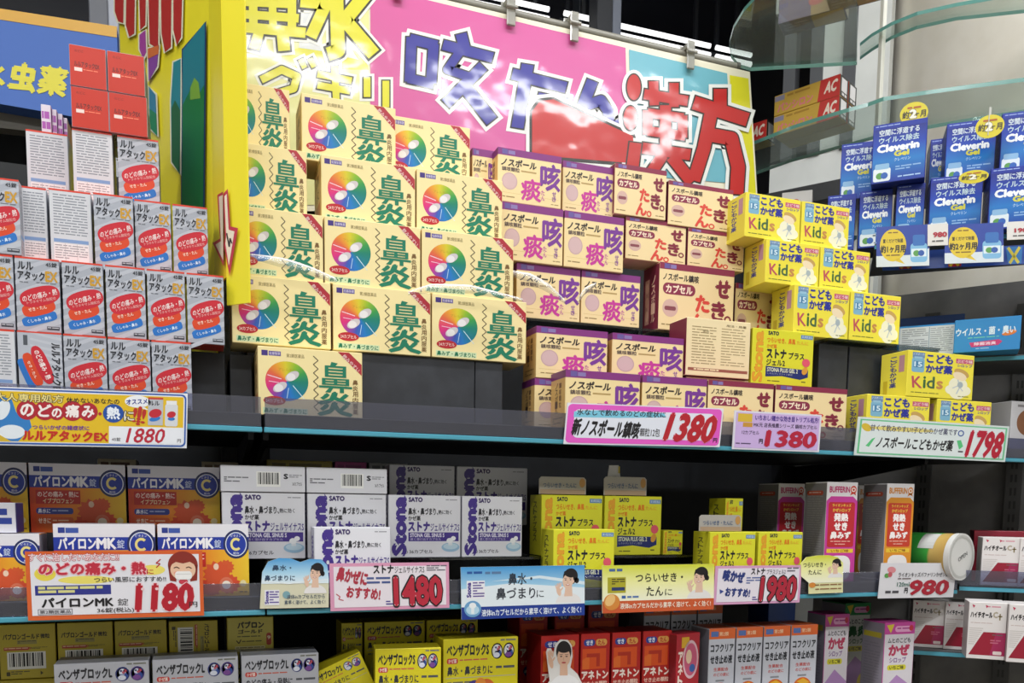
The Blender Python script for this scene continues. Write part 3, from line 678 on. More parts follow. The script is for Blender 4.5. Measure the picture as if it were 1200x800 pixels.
def clev(name, w, bottle):
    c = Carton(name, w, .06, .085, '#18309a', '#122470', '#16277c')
    W = 210 * w / .075; f = c.front(W, 235)
    f.use('blue_panel'); f.r(3, 20, W - 3, 232, M_DEEPBLUE, .6)
    f.use('carton_body'); f.small(10, 7, W * .5, 14, 1, '#9cb0e4', 1)
    f.use('claim_lettering'); f.t('空間に浮遊する', W * .12, 24, W * .86, 48, '#cfdbe4', 2, .03); f.t('ウイルス除去', W * .12, 54, W * .86, 78, '#bcd2da', 2, .03)
    f.use('title_lettering'); f.t('Cleverin', W * .1, 84, W * .86, 112, '#f2f6fa', 3, .06); f.t('Gel', W * .42, 114, W * .68, 134, '#d6d04c', 3, .06); f.t('クレベリン', W * .42, 142, W * .72, 154, '#b8d4ec', 2, .02)
    f.use('bottle_picture'); f.rr(8, 176, 76, 228, 8, '#dfe9ee', 2); f.rr(14, 158, 70, 180, 6, '#8cb8dc', 2.4); f.e(34, 206, 15, 13, '#5a9a4c', 3); f.e(52, 206, 14, 13, '#2f62b4', 3.3)
    f.use('carton_body'); f.small(W * .45, 174, W * .92, 194, 2, '#8cb4e0', 2); f.small(W * .5, 214, W * .92, 224, 1, '#a8c8ec', 2)
    r = c.right(60, 85); r.rr(12, 34, 44, 56, 3, '#d8dfe8', 1); r.small(14, 10, 46, 28, 4, '#8ca4d8', 1)
    l = c.left(60, 85); l.small(10, 12, 50, 60, 8, '#4a62b0', 1)
    return c.done()
def syrup(name, side, bg, title, tc):
    c = Carton(name, .05, .055, .15, side, '#9a94a0', side)
    f = c.front(128, 380)
    f.full(bg, .6, 2); f.use('colour_band'); f.r(0, 0, 128, 44, side, 1); f.p([(8, 10), (40, 6), (26, 40)], '#d8c23c', 2); f.rr(44, 14, 118, 36, 10, '#e8a8d0', 2); f.small(52, 20, 106, 30, 1, '#b03a8c', 3); f.e(112, 22, 9, 11, '#c83a4c', 3)
    f.use('title_lettering'); f.t('ムヒのこども', 16, 58, 112, 76, '#3a3a44', 2, .03); f.t(title, 22, 84, 108, 122, tc, 2, .06); f.t('シロップ', 26, 130, 96, 150, '#7a4a8c' if tc != '#2c6a3c' else '#2c6a3c', 2, .03)
    f.use('flavour_label'); f.rr(18, 158, 98, 178, 8, '#d8d03c', 1); f.t('いちご味', 28, 161, 88, 175, '#4a4a20', 2, .03)
    f.use('colour_panel'); f.p([(3, 250), (60, 196), (125, 240), (125, 378), (3, 378)], '#b48ac0', 1); f.e(100, 300, 26, 40, '#e0c84c', 1.6)
    l = c.left(110, 380); l.r(8, 40, 96, 60, '#c8b83c', 1); l.small(14, 80, 92, 340, 24, '#8a868e', 1, .3)
    return c.done()
def virus(name, bg, back):
    c = Carton(name, .085, .055, .05, bg, bg, bg)
    f = c.front(380, 260)
    if back:
        f.full('#cdd2d4', .6, 14); f.small(30, 30, 200, 230, 12, '#8a9094', 1, .4, 3); f.small(214, 30, 360, 230, 12, '#949a9e', 1, .4, 4); f.use('divider'); f.r(204, 20, 210, 240, '#8fa0aa', 1)
    else:
        f.use('title_lettering'); f.t('ウイルス・菌・臭い', 10, 70, 350, 130, '#d4e4ee' if bg > '#2' else '#7a98b8', 3, .035)
        f.use('carton_body'); f.small(80, 144, 260, 160, 1, '#6ac0b0', 2); f.e(316, 126, 42, 20, '#d87a34', 3, -14)
        f.use('claim_panel'); f.p([(90, 186), (260, 172), (280, 190), (258, 216), (104, 222)], '#c83a74', 2); f.t('除菌消臭', 120, 186, 244, 210, '#f0c8d8', 3, .04)
        f.use('carton_body'); f.small(130, 232, 220, 244, 1, '#b4d0e8', 2)
    r = c.right(55, 50); r.small(6, 10, 48, 40, 6, '#7aa0c8', 1, .4, 2)
    return c.done()
def plain(name, w, d, h, a, b):
    c = Carton(name, w, d, h, a, b, b); f = c.front(100, 40); f.use('title_lettering'); f.small(8, 8, 92, 32, 2, b, 1, .7); return c.done()
# ================================================================== placing the cartons
ORD = ['first', 'second', 'third', 'fourth', 'fifth', 'sixth']
A = biyen()
gA = 'cream rhinitis capsule boxes'
row(A, .02, ZU, 1.5190, [(302, 425, 'single cream rhinitis capsule box with colour wheel standing alone on the shelf in front')], gA)
row(A, .05, 1.5254, 1.5988, [(271, 388, 'cream rhinitis box with colour wheel, left of three in the lowest full row', .05), (390, 505, 'cream rhinitis box with colour wheel, middle of three in the lowest full row'), (506, 617, 'cream rhinitis box with colour wheel, right of three in the lowest full row')], gA)
row(A, .055, 1.5992, 1.6725, [(274, 379, 'cream rhinitis box left in the second full row, partly behind the yellow panel'), (380, 493, 'cream rhinitis box in the middle of the second full row from below'), (494, 602, 'cream rhinitis box right of three in the second full row from below')], gA)
row(A, .075, 1.6729, 1.7462, [(266, 360, 'cream rhinitis box left in the third full row, its wheel hidden by the yellow panel'), (376, 487, 'cream rhinitis box in the middle of the third full row from below'), (488, 589, 'cream rhinitis box right of three in the third full row from below')], gA)
row(A, .10, 1.7466, 1.820, [(262, 340, 'cream rhinitis box at the top left, half hidden by the yellow panel'), (353, 464, 'cream rhinitis box in the middle of the top row, topmost of its stack'), (452, 551, 'cream rhinitis box right in the top row, set back under the banner', .118)], gA)
B = lulu(); Bb = lulu_back(); Bs = lulu_side()
gB = 'silver cold tablet boxes'
def L_(w): return 'silver box with coloured ovals, ' + w
row(Bb, .03, ZU, 1.5185, [(-34, 19, 'silver box turned to its small print at the far left of the bottom silver row')], 'silver boxes showing their small print')
row(Bs, .03, ZU, 1.5185, [(21, 74, 'silver cold tablet box with its lettering running sideways in the bottom silver row')], None)
row(B, .03, ZU, 1.5185, [(75, 126, L_('third from the right in the bottom row')), (127, 177, L_('second from the right in the bottom row')), (178, 225, L_('rightmost in the bottom row, beside the charcoal riser'))], gB)
row(B, .035, 1.5189, 1.5912, [(-36, 17, L_('cut by the picture edge in the second row')), (18, 71, L_('first whole one in the second row from below')), (73, 122, L_('second whole one in the second row from below')), (124, 171, L_('third whole one in the second row from below')), (172.5, 217.5, L_('next to last in the second row from below')), (219, 263, L_('last in the second row, under the yellow arrow panel'))], gB)
row(B, .045, 1.5916, 1.6639, [(-29, 24, L_('at the left picture edge in the third row from below'), .036), (110, 157, L_('right of the two small print faces in the third row')), (158, 201, L_('second from the right in the third row'), .05), (202.5, 244, L_('rightmost in the third row, against the yellow panel'), .05)], gB)
row(Bb, .048, 1.5916, 1.6639, [(25, 56, 'silver box showing small print, half behind the leftmost box of the third row', .052), (58, 108, 'silver box showing small print and blue bar, third row beside an oval print box')], 'silver boxes showing their small print')
row(Bb, .08, 1.6643, 1.7366, [(31, 81, 'silver box showing small print at the left of the fourth row', .1), (85, 133, 'silver box showing small print directly under the left red box ends')], 'silver boxes showing their small print')
row(B, .08, 1.6643, 1.7366, [(138, 187, L_('alone in the fourth row under the red box ends'))], gB)
for j in range(2):
    for i in range(2):
        zb = 1.7370 + j * .041; a = (81, 125.5)[i] + 2 * (1 - j); b = (125, 170)[i] + 3 * (1 - j)
        Y = .078; x0, x1 = Xat(a, Y, zb + .02), Xat(b, Y, zb + .02); sx = (x1 - x0 - .0006) / .0405
        put(B, ((x0 + x1) / 2, Y + .0725, zb), 'silver box lying with its red end outward, %s %s of four' % (('lower', 'upper')[j], ('left', 'right')[i]), 'boxes lying with red ends outward', (math.radians(90), 0, 0), (sx, 1, 1))
pk = plain('pink_sachet_box', .012, .05, .05, '#e6dce8', '#b05ab4')
for i, (a, b) in enumerate(((50, 62), (62, 68), (68, 74), (74, 79))):
    x0, x1 = Xat(a, .13, 1.75), Xat(b, .13, 1.75); put(pk, ((x0 + x1) / 2, .1215 + .004 * i, 1.737), 'thin pinkish white box left of the red box ends, %s from the left' % ORD[i], 'thin pinkish boxes left of the red ends', (0, 0, 0), ((x1 - x0 - .0004) / .012, .9, .7 - .04 * i))
# behind rows that carry the stacks
C_ = nosu(); D_ = seki(); Db = seki_back(); gC = 'cream boxes with purple bands'; gD = 'cream boxes with maroon bands'
def P_(w): return 'purple banded cream cough box, ' + w
def Q_(w): return 'maroon banded cream cough box, ' + w
row(C_, .048, ZU, 1.509, [(626, 706, P_('low at the left end behind the front row')), (717, 802, P_('hidden low behind the magenta price card'))], gC)
row(C_, .003, ZU, 1.5145, [(662, 750, P_('left one in the front row above the magenta price card')), (752, 828, P_('right one in the front row beside the maroon banded boxes'))], gC)
row(D_, .003, ZU, 1.5145, [(829, 906, Q_('left one in the front row behind the lavender price card')), (908, 992, Q_('right one in the front row behind the lavender price card'))], gD)
row(C_, .048, 1.5094, 1.572, [(628, 712, P_('left one in the second row from below')), (717, 801, P_('right in second row, beside the small print box'))], gC)
row(Db, .051, ZU, 1.525, [(803, 882, 'cream box turned to its small print low behind the front row')], 'cream boxes turned to their small print')
row(Db, .045, 1.5254, 1.600, [(804, 879, 'cream box turned to its small print left of the yellow gel box')], 'cream boxes turned to their small print')
E_ = stona_y(); gE = 'yellow gel capsule boxes'
row(E_, .045, ZU, 1.5205, [(883, 955, 'yellow green gel box hidden low behind a maroon banded box')], None)
row(E_, .045, 1.5209, 1.5945, [(881, 953, 'single yellow green gel capsule box among the cream cough boxes on the upper shelf')], None)
# clear stand that carries the back cough boxes
def clear_stand(x0, x1, y0, y1, z0, z1, label):
    z0 += .0003
    t = Thing('clear_stand')
    t['stand_top'].box(x0, y0, z1 - .003, x1, y1, z1, M_CLEAR)
    for i, x in enumerate((x0, (x0 + x1) / 2, x1 - .003)): t['stand_leg' + ('' if i == 0 else '.%03d' % i)].box(x, y0 + .002, z0, x + .003, y1, z1 - .003, M_CLEAR)
    t.build(label, 'display stand', 'clear display stands')
clear_stand(.352, .775, .106, .26, ZU, 1.5935, 'clear plastic stand behind the purple banded cough boxes')
Y3 = .108
def up(z): return z
row(C_, Y3, 1.5939, 1.662, [(605, 680, P_('left one in the third row from below')), (681, 750, P_('right one in the third row, beside the tall maroon box'))], gC)
row(D_, Y3 - .004, 1.5939, 1.6835, [(772, 860, Q_('large one with red lettering in the third row'))], gD)
row(D_, Y3 + .010, 1.5939, 1.672, [(861, 915, Q_('right end of the third row, beside the yellow children boxes'))], gD)
row(C_, Y3 - .004, 1.6623, 1.733, [(586, 660, P_('left one in the fourth row')), (661, 731, P_('right one in the fourth row'))], gC)
row(D_, Y3 + .002, 1.684, 1.7385, [(733, 804, Q_('at the right of the fourth row under a gloss patch'))], gD)
row(C_, Y3 - .002, 1.7335, 1.7985, [(583, 658, P_('left one in the top row under the red banner stroke'))], gC)
row(C_, Y3 + .006, 1.7335, 1.7985, [(659, 719, P_('second in the top row, half behind a maroon banded box'))], gC)
row(D_, Y3, 1.7390, 1.8035, [(720, 781, Q_('left one in the top row below the banner'))], gD)
row(C_, Y3 + .02, 1.7335, 1.8015, [(553, 582, P_('edge only, top row beside the rhinitis boxes'))], gC)
row(D_, Y3, 1.684, 1.7345, [(806, 872, Q_('under the rightmost top box in the fourth row'))], gD)
row(D_, Y3, 1.735, 1.7925, [(783, 859, Q_('right one in the top row below the last banner letter'))], gD)
def glare_strip(px, Y, wpx, label):  # added glossy film, shaped along glare streaks and curved to mirror the lamps
    t = Thing('glare_film_strip'); P = [at(x, y, Y) for x, y in px]; n = 7; prof = []
    pts = []
    for a, b in zip(P, P[1:]):
        for k in range(6): pts.append(a.lerp(b, k / 6))
    pts.append(P[-1]); r = wpx / 2000.0; vs = []; m = len(pts)
    for i, p in enumerate(pts):
        q = r * (.35 + .65 * math.sin(math.pi * (i + .5) / m))
        for k in range(n):
            a = math.radians(-62 + 124 * k / (n - 1)); vs.append(p + Vector((0, -q * .7 * math.cos(a), q * math.sin(a))))
    t['film'].raw(vs, [(i * n + k, i * n + k + 1, (i + 1) * n + k + 1, (i + 1) * n + k) for i in range(m - 1) for k in range(n - 1)], M_FILMC, True)
    t.build(label, 'plastic film', 'film strips added for glare over the boxes')
M_FILMC = clear('glare_film', '#eef2f2', .55, .28, .3)
glare_strip([(292, 300), (330, 308), (365, 319), (394, 329)], .036, 13, 'clear film strip added for glare over the left column of rhinitis boxes')
glare_strip([(478, 344), (505, 338), (550, 339), (612, 352)], .034, 12, 'clear film strip added for glare over the right column of rhinitis boxes')
glare_strip([(590, 318), (620, 326), (642, 338), (662, 354)], .09, 14, 'clear film strip added for glare over the left purple banded box of the third row')
glare_strip([(676, 354), (684, 342), (698, 333)], .09, 10, 'short film strip added for glare on the right purple banded box of the third row')
F_ = kids(); gF = 'yellow children cold medicine boxes'
def K_(w): return 'yellow children cold medicine box, ' + w
clear_stand(.828, 1.03, .045, .13, 1.5852, 1.5905, 'clear plastic stand under the six stacked yellow children boxes')
row(F_, .05, 1.5909, 1.659, [(930, 995, K_('left one of the two lowest in the leaning stack')), (996, 1055, K_('right one of the two lowest in the leaning stack'))], gF)
row(F_, .06, 1.6594, 1.7175, [(897, 960, K_('left one in the middle row of the stack')), (961, 1019, K_('right one in the middle row of the stack'))], gF)
row(F_, .066, 1.7179, 1.776, [(873, 938, K_('left one on top of the stack at the banner corner')), (939, 995, K_('right one on top of the stack, beside the blue boxes'))], gF)
row(F_, .0, ZU, 1.5105, [(1015, 1089, K_('left one behind the mint price card')), (1097, 1161, K_('right one behind the mint price card'))], gF)
row(F_, .0, 1.5109, 1.574, [(1063, 1141, K_('single one standing on top above the mint price card'))], gF)

wb = Carton('small_white_pack', .06, .04, .06, '#cfcdd0', '#b8b6ba', '#d4d2d4'); f = wb.front(60, 60)
f.use('brown_picture'); f.e(22, 26, 14, 16, '#8a5a3c', 1); f.use('blue_band'); f.r(0, 46, 60, 60, '#5a62a0', 1); f.use('carton_body'); f.small(8, 4, 50, 10, 1, '#8a8688', 1); wb.done()
row(wb, .02, ZU, 1.5185, [(1184, 1236, 'small white pack with a brown picture right of the mint price card')], None)
# ---- lower shelf
G = pyron(); gG = 'white and orange throat tablet boxes'
def T_(w): return 'orange throat tablet box, ' + w
riser(-.3, .019, .082, .2, ZL, 1.3165, 'charcoal riser behind the front orange tablet boxes')
row(G, .09, 1.317, 1.3915, [(-78, 33, T_('cut by the left edge in the back row')), (34.5, 148, T_('left whole one in the back row')), (150, 258, T_('right one in the back row'))], gG)
row(G, .008, ZL, 1.3285, [(63, 183, T_('left front one, partly behind the orange price card')), (185, 292, T_('right one of the two in front'))], gG)
row(G, .006, ZL, 1.3185, [(-66, 48, T_('cut by the left edge in the front row'))], gG)
pl = plain('small_white_blue_box', .05, .04, .03, '#d8d8e0', '#2a3f94')
row(pl, .012, 1.3189, 1.3490, [(-42, 19, 'small white box with blue band lying on the cut orange box')], None)
H = stona_w(); gH = 'white and purple sinus capsule boxes'
def W_(w): return 'white sinus capsule box with purple lettering, ' + w
clear_stand(.066, .40, .036, .11, ZL, 1.2890, 'clear plastic stand under the white and purple boxes')
row(H, .04, 1.2894, 1.3632, [(260, 358, W_('first from the left in the middle row')), (360, 453, W_('second from the left in the middle row')), (455, 540, W_('third from the left in the middle row')), (541, 612, W_('rightmost in the middle row'))], gH)
for a, b, w in ((258, 358, 'left'), (359, 454, 'right')):
    x0, x1 = Xat(a, .038, 1.377), Xat(b, .038, 1.377)
    put(H, ((x0 + x1) / 2, .038 + .0735, 1.3637), 'white sinus box lying flat with its barcode edge outward, %s of two' % w, 'white boxes lying with barcode outward', (math.radians(90), 0, 0), ((x1 - x0 - .0008) / .092, 1, 1))
row(H, .006, ZL, 1.3262, [(368, 458, W_('alone in front behind the pink price card'))], gH)
riser(.195, .41, .145, .25, ZL, 1.3255, 'charcoal riser behind the white and purple boxes')
row(H, .15, 1.3260, 1.4035, [(456, 533, W_('left one in the shaded back row')), (535, 618, W_('right one in the shaded back row'))], gH)
def Y_(w): return 'yellow green gel capsule box, ' + w
clear_stand(.42, .83, .044, .1, ZL, 1.2890, 'clear plastic stand under the yellow green gel boxes')
row(E_, .05, 1.2894, 1.3665, [(634, 706, Y_('left one in the back pair on the lower shelf')), (708, 775, Y_('right one in the back pair on the lower shelf'))], gE)
row(E_, .052, 1.2894, 1.322, [(777, 800, Y_('low one mostly hidden right of the back pair'))], gE)
row(E_, .003, ZL, 1.3245, [(648, 720, Y_('in front, half behind the blue sign with a woman'))], gE)
row(E_, .003, ZL, 1.3215, [(831, 885, Y_('left of the two beside the pink standing boxes')), (888, 940, Y_('right of the two beside the pink standing boxes'))], gE)
row(E_, .05, 1.2894, 1.3660, [(849, 870, Y_('narrow one standing behind the right front pair'))], gE)
for a, b, y0, y1, Y, zt, w in ((632, 687, 558, 579, .056, 1.367, 'left back yellow gel box'), (708, 758, 558, 579, .056, 1.367, 'right back yellow gel box'), (820, 869, 603, 622, .006, 1.322, 'front yellow gel box by the narrow one')):
    t = Thing('header_card'); z1 = at(a, y0, Y).z; x0, x1 = Xat(a, Y, z1), Xat(b, Y, z1)
    f = Face(t, 'card_board', (x0, Y, z1), (x1, Y, z1), (x0, Y, zt), 190, 75)
    t['card_board'].prism([(x0, Y + .0012, zt + .0002), (x1, Y + .0012, zt + .0002), (x1, Y + .0012, z1 - .003), (x1 - .003, Y + .0012, z1), (x0 + .003, Y + .0012, z1), (x0, Y + .0012, z1 - .003)], (0, -.001, 0), mat('#a9a49c'))
    f.lift = -.0001
    f.use('lettering'); f.t('つらいせき・たんに', 16, 26, 150, 46, '#3f5a80', 3, .02); f.use('capsule_picture'); f.e(174, 24, 12, 20, '#b88a4c', 2); f.use('card_board'); f.r(4, 54, 186, 74, '#a88f74', 1)
    t.build('grey header card reading in blue, on the ' + w, 'header card', 'grey header cards')
I1 = bufferin('children_syrup_box', '#cc3f9c', '#d8402c', '#c02c34', '', '#c02c6c'); I2 = bufferin('children_syrup_box', '#e0942c', '#e08a3c', '#c8402c', '', '#d88a2c')
put(I1, (Xat(985, .012, 1.32), .012, ZL), 'tall pink and red children syrup box in front', 'tall children syrup boxes', (0, 0, math.radians(-4)), (1.0, 1, 1))
put(I2, (Xat(1053, .012, 1.32), .012, ZL), 'tall orange and red children syrup box right of the pink one', 'tall children syrup boxes', (0, 0, math.radians(-4)), (.93, 1, 1))
put(I1, (Xat(926, .11, 1.32), .11, ZL), 'tall pink and red children syrup box standing in shade behind', 'tall children syrup boxes', (0, 0, 0), (.94, 1, 1.0))
put(I2, (Xat(1016, .11, 1.32), .11, ZL), 'tall orange children syrup box hidden behind the two front ones', 'tall children syrup boxes', (0, 0, 0), (.8, 1, 1))
# flat packs glimpsed under the upper shelf
riser(-.14, -.06, .24, .36, ZL, 1.385, 'charcoal riser at the back under the yellow and blue sign'); riser(.005, .058, .24, .36, ZL, 1.385, 'narrow charcoal riser at the back left of the shelf joint'); riser(.0995, .31, .26, .36, ZL, 1.390, 'charcoal riser under the row of flat coloured packs')
for k, (a, b, ca, cb, w, zb) in enumerate(((114, 160, '#d6c8a8', '#6a4a34', 'cream flat pack seen just under the yellow and blue sign', 1.3855), (236, 280, '#cfc09c', '#8a6a44', 'cream flat pack under the upper shelf left of the pink one', 1.3855), (312, 390, '#c8b43c', '#8a7a2c', 'yellow flat pack under the upper shelf', 1.3905), (392, 430, '#d0409c', '#a83080', 'pink flat pack under the upper shelf right of the yellow one', 1.3905), (432, 478, '#bdbdc0', '#77777c', 'grey white flat pack at the right end under the upper shelf', 1.3905))):
    c = plain('flat_pack', .05, .06, .02, ca, cb); x0, x1 = Xat(a, .265, zb + .01), Xat(b, .265, zb + .01)
    put(c, ((x0 + x1) / 2, .265, zb), w, 'flat packs under the upper shelf', (0, 0, 0), ((x1 - x0 - .001) / .05, 1, 1))

# ---- bottom shelf
J = pab(); Jf = pab_front(); gJ = 'dull gold cold remedy boxes'
def J_(w): return 'dull gold cold remedy box with barcode, ' + w
riser(-.26, .13, .075, .2, ZB, 1.0995, 'charcoal riser under the stacked gold boxes')
row(J, .08, 1.10, 1.1595, [(-1, 66, J_('leftmost of the lower gold row')), (67.5, 133, J_('second of the lower gold row')), (134.5, 196, J_('third of the lower gold row'))], gJ)
row(J, .08, 1.16, 1.2195, [(-1, 66, J_('leftmost of the upper gold row')), (67.5, 133, J_('second of the upper gold row')), (134.5, 196, J_('third of the upper gold row'))], gJ)
x0, x1 = Xat(198, .08, 1.19), Xat(256, .08, 1.19)
row(Jf, .08, 1.10, 1.1595, [(198, 256, 'dull gold cold remedy box under the sideways one'), (266, 321, 'dull gold cold remedy box under the one with the red oval')], None)
put(J, (x0 + .0004, .08, 1.16 + .0285), J_('turned sideways at the right end of the row'), gJ, (0, math.radians(90), 0), (1.07, 1, (x1 - x0 - .001) / .0605))
row(Jf, .08, 1.16, 1.2195, [(266, 321, 'dull gold cold remedy box with red oval, alone right of the sideways gold box')], None)
K = benza('silver_cold_tablet_box', '#b9bac2', '#8e9098', '#d8dae6', 'L', False); gK = 'silver cold tablet boxes on the bottom shelf'
riser(-.165, .135, .018, .066, ZB, 1.1085, 'charcoal riser under the three silver boxes on the bottom shelf')
row(K, .02, 1.109, 1.1845, [(64, 176, 'silver tablet box with two round icons, left of three on the bottom shelf'), (179, 280, 'silver tablet box with two round icons, middle of three on the bottom shelf'), (283, 374, 'silver tablet box with two round icons, right of three on the bottom shelf')], gK)
N_ = benza('yellow_cold_tablet_box', '#dcce20', '#b8aa1c', '#dfe0d8', 'S', True); gN = 'yellow cold tablet boxes on the bottom shelf'
def V_(w): return 'yellow cold tablet box, ' + w
riser(.165, .375, .0, .045, ZB, 1.1, 'charcoal riser under the bright yellow tablet boxes')
row(N_, .012, 1.1004, 1.1945, [(519, 607, V_('right of the two bright ones, left of the red boxes'))], gN)
x = at(441, 757, .01); put(N_, (x.x + .036, .004, 1.1004), V_('left of the two bright ones, turned slightly'), gN, (0, 0, math.radians(-7)), (.8, .8, .0865 / .07))
riser(.165, .40, .115, .2, ZB, 1.13, 'charcoal riser under the shaded yellow boxes behind')
row(N_, .12, 1.1304, 1.203, [(427, 498, V_('shaded one standing behind the bright pair')), (500, 560, V_('shaded one behind at the right, beside the red boxes')), (400, 425, V_('shaded one at the left behind the tilted box'))], gN)
x = at(392, 800, .03); put(N_, (x.x + .02, .03, 1.120), V_('tilted over beside the right silver box'), gN, (0, math.radians(-24), 0), (.7, .9, .75))
riser(.128, .158, .018, .06, ZB, 1.108, 'small charcoal riser below the tilted yellow box')
O_ = aneton(); gO = 'red cough medicine boxes'
for i, (a, b) in enumerate(((633, 678), (679.5, 714), (716, 750), (752, 786))):
    row(O_, .02, ZB, 1.1925, [(a, b, 'red cough medicine box with orange panel, %s from the left in the front row' % ORD[i])], gO)
for i, (a, b) in enumerate(((608, 641), (649, 684), (688, 724))):
    row(O_, .11, ZB, 1.2175, [(a, b, 'taller red cough medicine box in the shaded back row, %s from the left' % ORD[i])], gO)
Q = kofu(); gQ = 'silver cough syrup boxes'
for i, (a, b) in enumerate(((829, 860), (861, 892), (893, 924), (925, 956))):
    row(Q, .02, ZB, 1.192, [(a, b, 'slim silver cough syrup box with orange top, %s from the left in the front row' % ORD[i])], gQ)
for i, (a, b) in enumerate(((753, 784), (785, 815), (816, 845))):
    row(Q, .11, ZB, 1.2165, [(a, b, 'slim silver cough syrup box in the shaded back row, %s from the left' % ORD[i])], gQ)
bl = plain('dark_blue_box', .06, .05, .15, '#2a4a90', '#16306a'); row(bl, .1, ZB, 1.214, [(898, 930, 'dark blue box standing behind the slim silver syrup boxes')], None)
R1 = syrup('pink_syrup_box', '#c44a9a', '#dcd6dc', 'かぜ', '#b83a5c'); R2 = syrup('green_syrup_box', '#2c8a4c', '#d8dcd4', '鼻炎', '#2c6a3c')
put(R1, (Xat(980, .055, 1.15), .055, ZB), 'pink and white children syrup box, left one beside the slim silver boxes', 'pink children syrup boxes', (0, 0, math.radians(-4)), (.82, .8, 1.06))
put(R2, (Xat(1004, .125, 1.15), .125, ZB), 'green and white children syrup box between the two pink ones', None, (0, 0, 0), (1, 1, 1.1))
put(R1, (Xat(1052, .012, 1.12), .012, ZB), 'pink and white children syrup box, right one in front', 'pink children syrup boxes', (0, 0, math.radians(-3)), (1.06, .85, 1.0))
# red pack with round sticker, turned
st = Carton('red_pack_with_sticker', .05, .03, .15, '#b02430', '#8a1c26', '#a0222c'); f = st.front(130, 380)
f.use('round_sticker'); f.e(80, 90, 44, 66, '#e0b8c0', 2); f.e(80, 90, 36, 56, '#c85a7a', 2.4); f.e(70, 80, 16, 24, '#e8c8a8', 3); f.e(90, 120, 16, 14, '#3a62a8', 3)
f.use('yellow_label'); f.r(28, 12, 70, 48, '#d8a82c', 2); f.use('title_lettering'); f.vt('アネトン', 12, 60, 36, 220, '#f0dcd0', 2, .05)
st.done(); put(st, (Xat(806, .012, 1.15), .012, ZB), 'red pack with a round picture sticker right of the red cough boxes', None, (0, 0, math.radians(14)), (.85, 1, .985))
# ================================================================== banner, folded panel, hanging sign
class PlaneFace(Face):
    """a flat upright board: photo pixels carried onto the plane through p with normal n"""
    def __init__(s, thing, part, p, n, lift=0.0):
        s.th = thing; s.part = part; s.p0 = Vector(p); s.n = Vector(n).normalized(); s.lift = lift
    def at(s, x, y):
        d = ray(x, y); return CAM + d * ((s.p0 - CAM).dot(s.n) / d.dot(s.n))
    def P(s, x, y, L): return s.at(x, y) + s.n * (L * .0002 + s.lift)
M_FILM = lambda h: film(h)
_fm = {}
def film(h):
    """glossy laminated poster film, slightly wavy"""
    if h in _fm: return _fm[h]
    m = noisy('film_' + h.lstrip('#'), h, h, 9, .3, 0); nt = m.node_tree; b = nt.nodes['Principled BSDF']
    n = nt.nodes.new('ShaderNodeTexNoise'); n.inputs['Scale'].default_value = 8; n.inputs['Detail'].default_value = 2.5
    tc = [q for q in nt.nodes if q.type == 'TEX_COORD'][0]; nt.links.new(tc.outputs['Object'], n.inputs['Vector'])
    bp = nt.nodes.new('ShaderNodeBump'); bp.inputs['Strength'].default_value = .32; bp.inputs['Distance'].default_value = .012
    nt.links.new(n.outputs['Fac'], bp.inputs['Height'])
    b.inputs['Coat Weight'].default_value = .8; b.inputs['Coat Roughness'].default_value = .08
    nt.links.new(bp.outputs[0], b.inputs['Coat Normal'])
    _fm[h] = m
    return m
YBN = .34
t = Thing('cough_banner'); f = PlaneFace(t, 'banner_board', (0, YBN, 2), (0, -1, 0))
OUT = [(262, -62), (879, 84), (888, 232), (262, 250)]
t['banner_board'].prism([f.at(x, y) + Vector((0, .0006, 0)) for x, y in OUT], (0, .004, 0), mat('#efe8cf', .4))
f.use('pink_panel'); f.p([(434, -16), (733, 56), (737, 205), (434, 205)], film('#d65a9e'), 1)
f.use('blue_panel'); f.p([(737, 58), (852, 86), (862, 215), (741, 205)], film('#6fb6c6'), 1)
f.use('yellow_end_panel'); f.p([(855, 88), (877, 92), (886, 230), (862, 230)], film('#e6df20'), 1); f.use('yellow_panel'); f.p([(264, -56), (432, -16), (434, 240), (264, 240)], film('#e9e7a0'), .8)
f.p([(330, 62), (372, 50), (428, 62), (432, 82), (330, 80)], film('#e2de3a'), 1); f.use('white_patches'); f.p([(352, 8), (376, 12), (378, 60), (350, 56)], film('#dfe2e6'), 1.4); f.p([(400, 40), (420, 70), (402, 66)], film('#dfe2e6'), 1.4)
NV, RD, YL, DK = film('#2a2796'), film('#c4201c'), film('#e4de22'), film('#2e2a24')
def strokes(part, ss, c, o1, o2, L, sq=.5):
    f.use(part)
    W_, DK_ = film('#f1f1ec'), DK
    for g, col, LL in ((o1 + o2, W_, L), (o1, DK_, L + 1.6), (0, c, L + 3.2)):
        for k, (pts, w) in enumerate(ss):
            if len(pts) == 1:
                f.e(pts[0][0], pts[0][1], w[0] + g, w[1] + g, col, LL + .02 * k); continue
            q = [list(p) for p in pts]
            for i, j in ((0, 1), (-1, -2)):                     # square ends grow with the outline
                dx, dy = q[i][0] - q[j][0], q[i][1] - q[j][1]; d = math.hypot(dx, dy); q[i][0] += dx / d * g; q[i][1] += dy / d * g
            f.line(q, w + 2 * g, col, LL + .02 * k)
            for p in q[1:-1]: f.e(p[0], p[1], w / 2 + g, w / 2 + g, col, LL + .02 * k + .01, 0, 16)
strokes('yellow_lettering', [([(284, 2), (346, 5)], 11), ([(284, 17), (350, 22)], 10), ([(282, 32), (358, 39)], 12), ([(296, -40), (297, 36)], 10), ([(318, -40), (320, 36)], 9), ([(342, -40), (342, 38)], 10), ([(304, 36), (298, 58)], 12), ([(331, 38), (333, 60)], 14)], YL, 2.2, 3, 3)
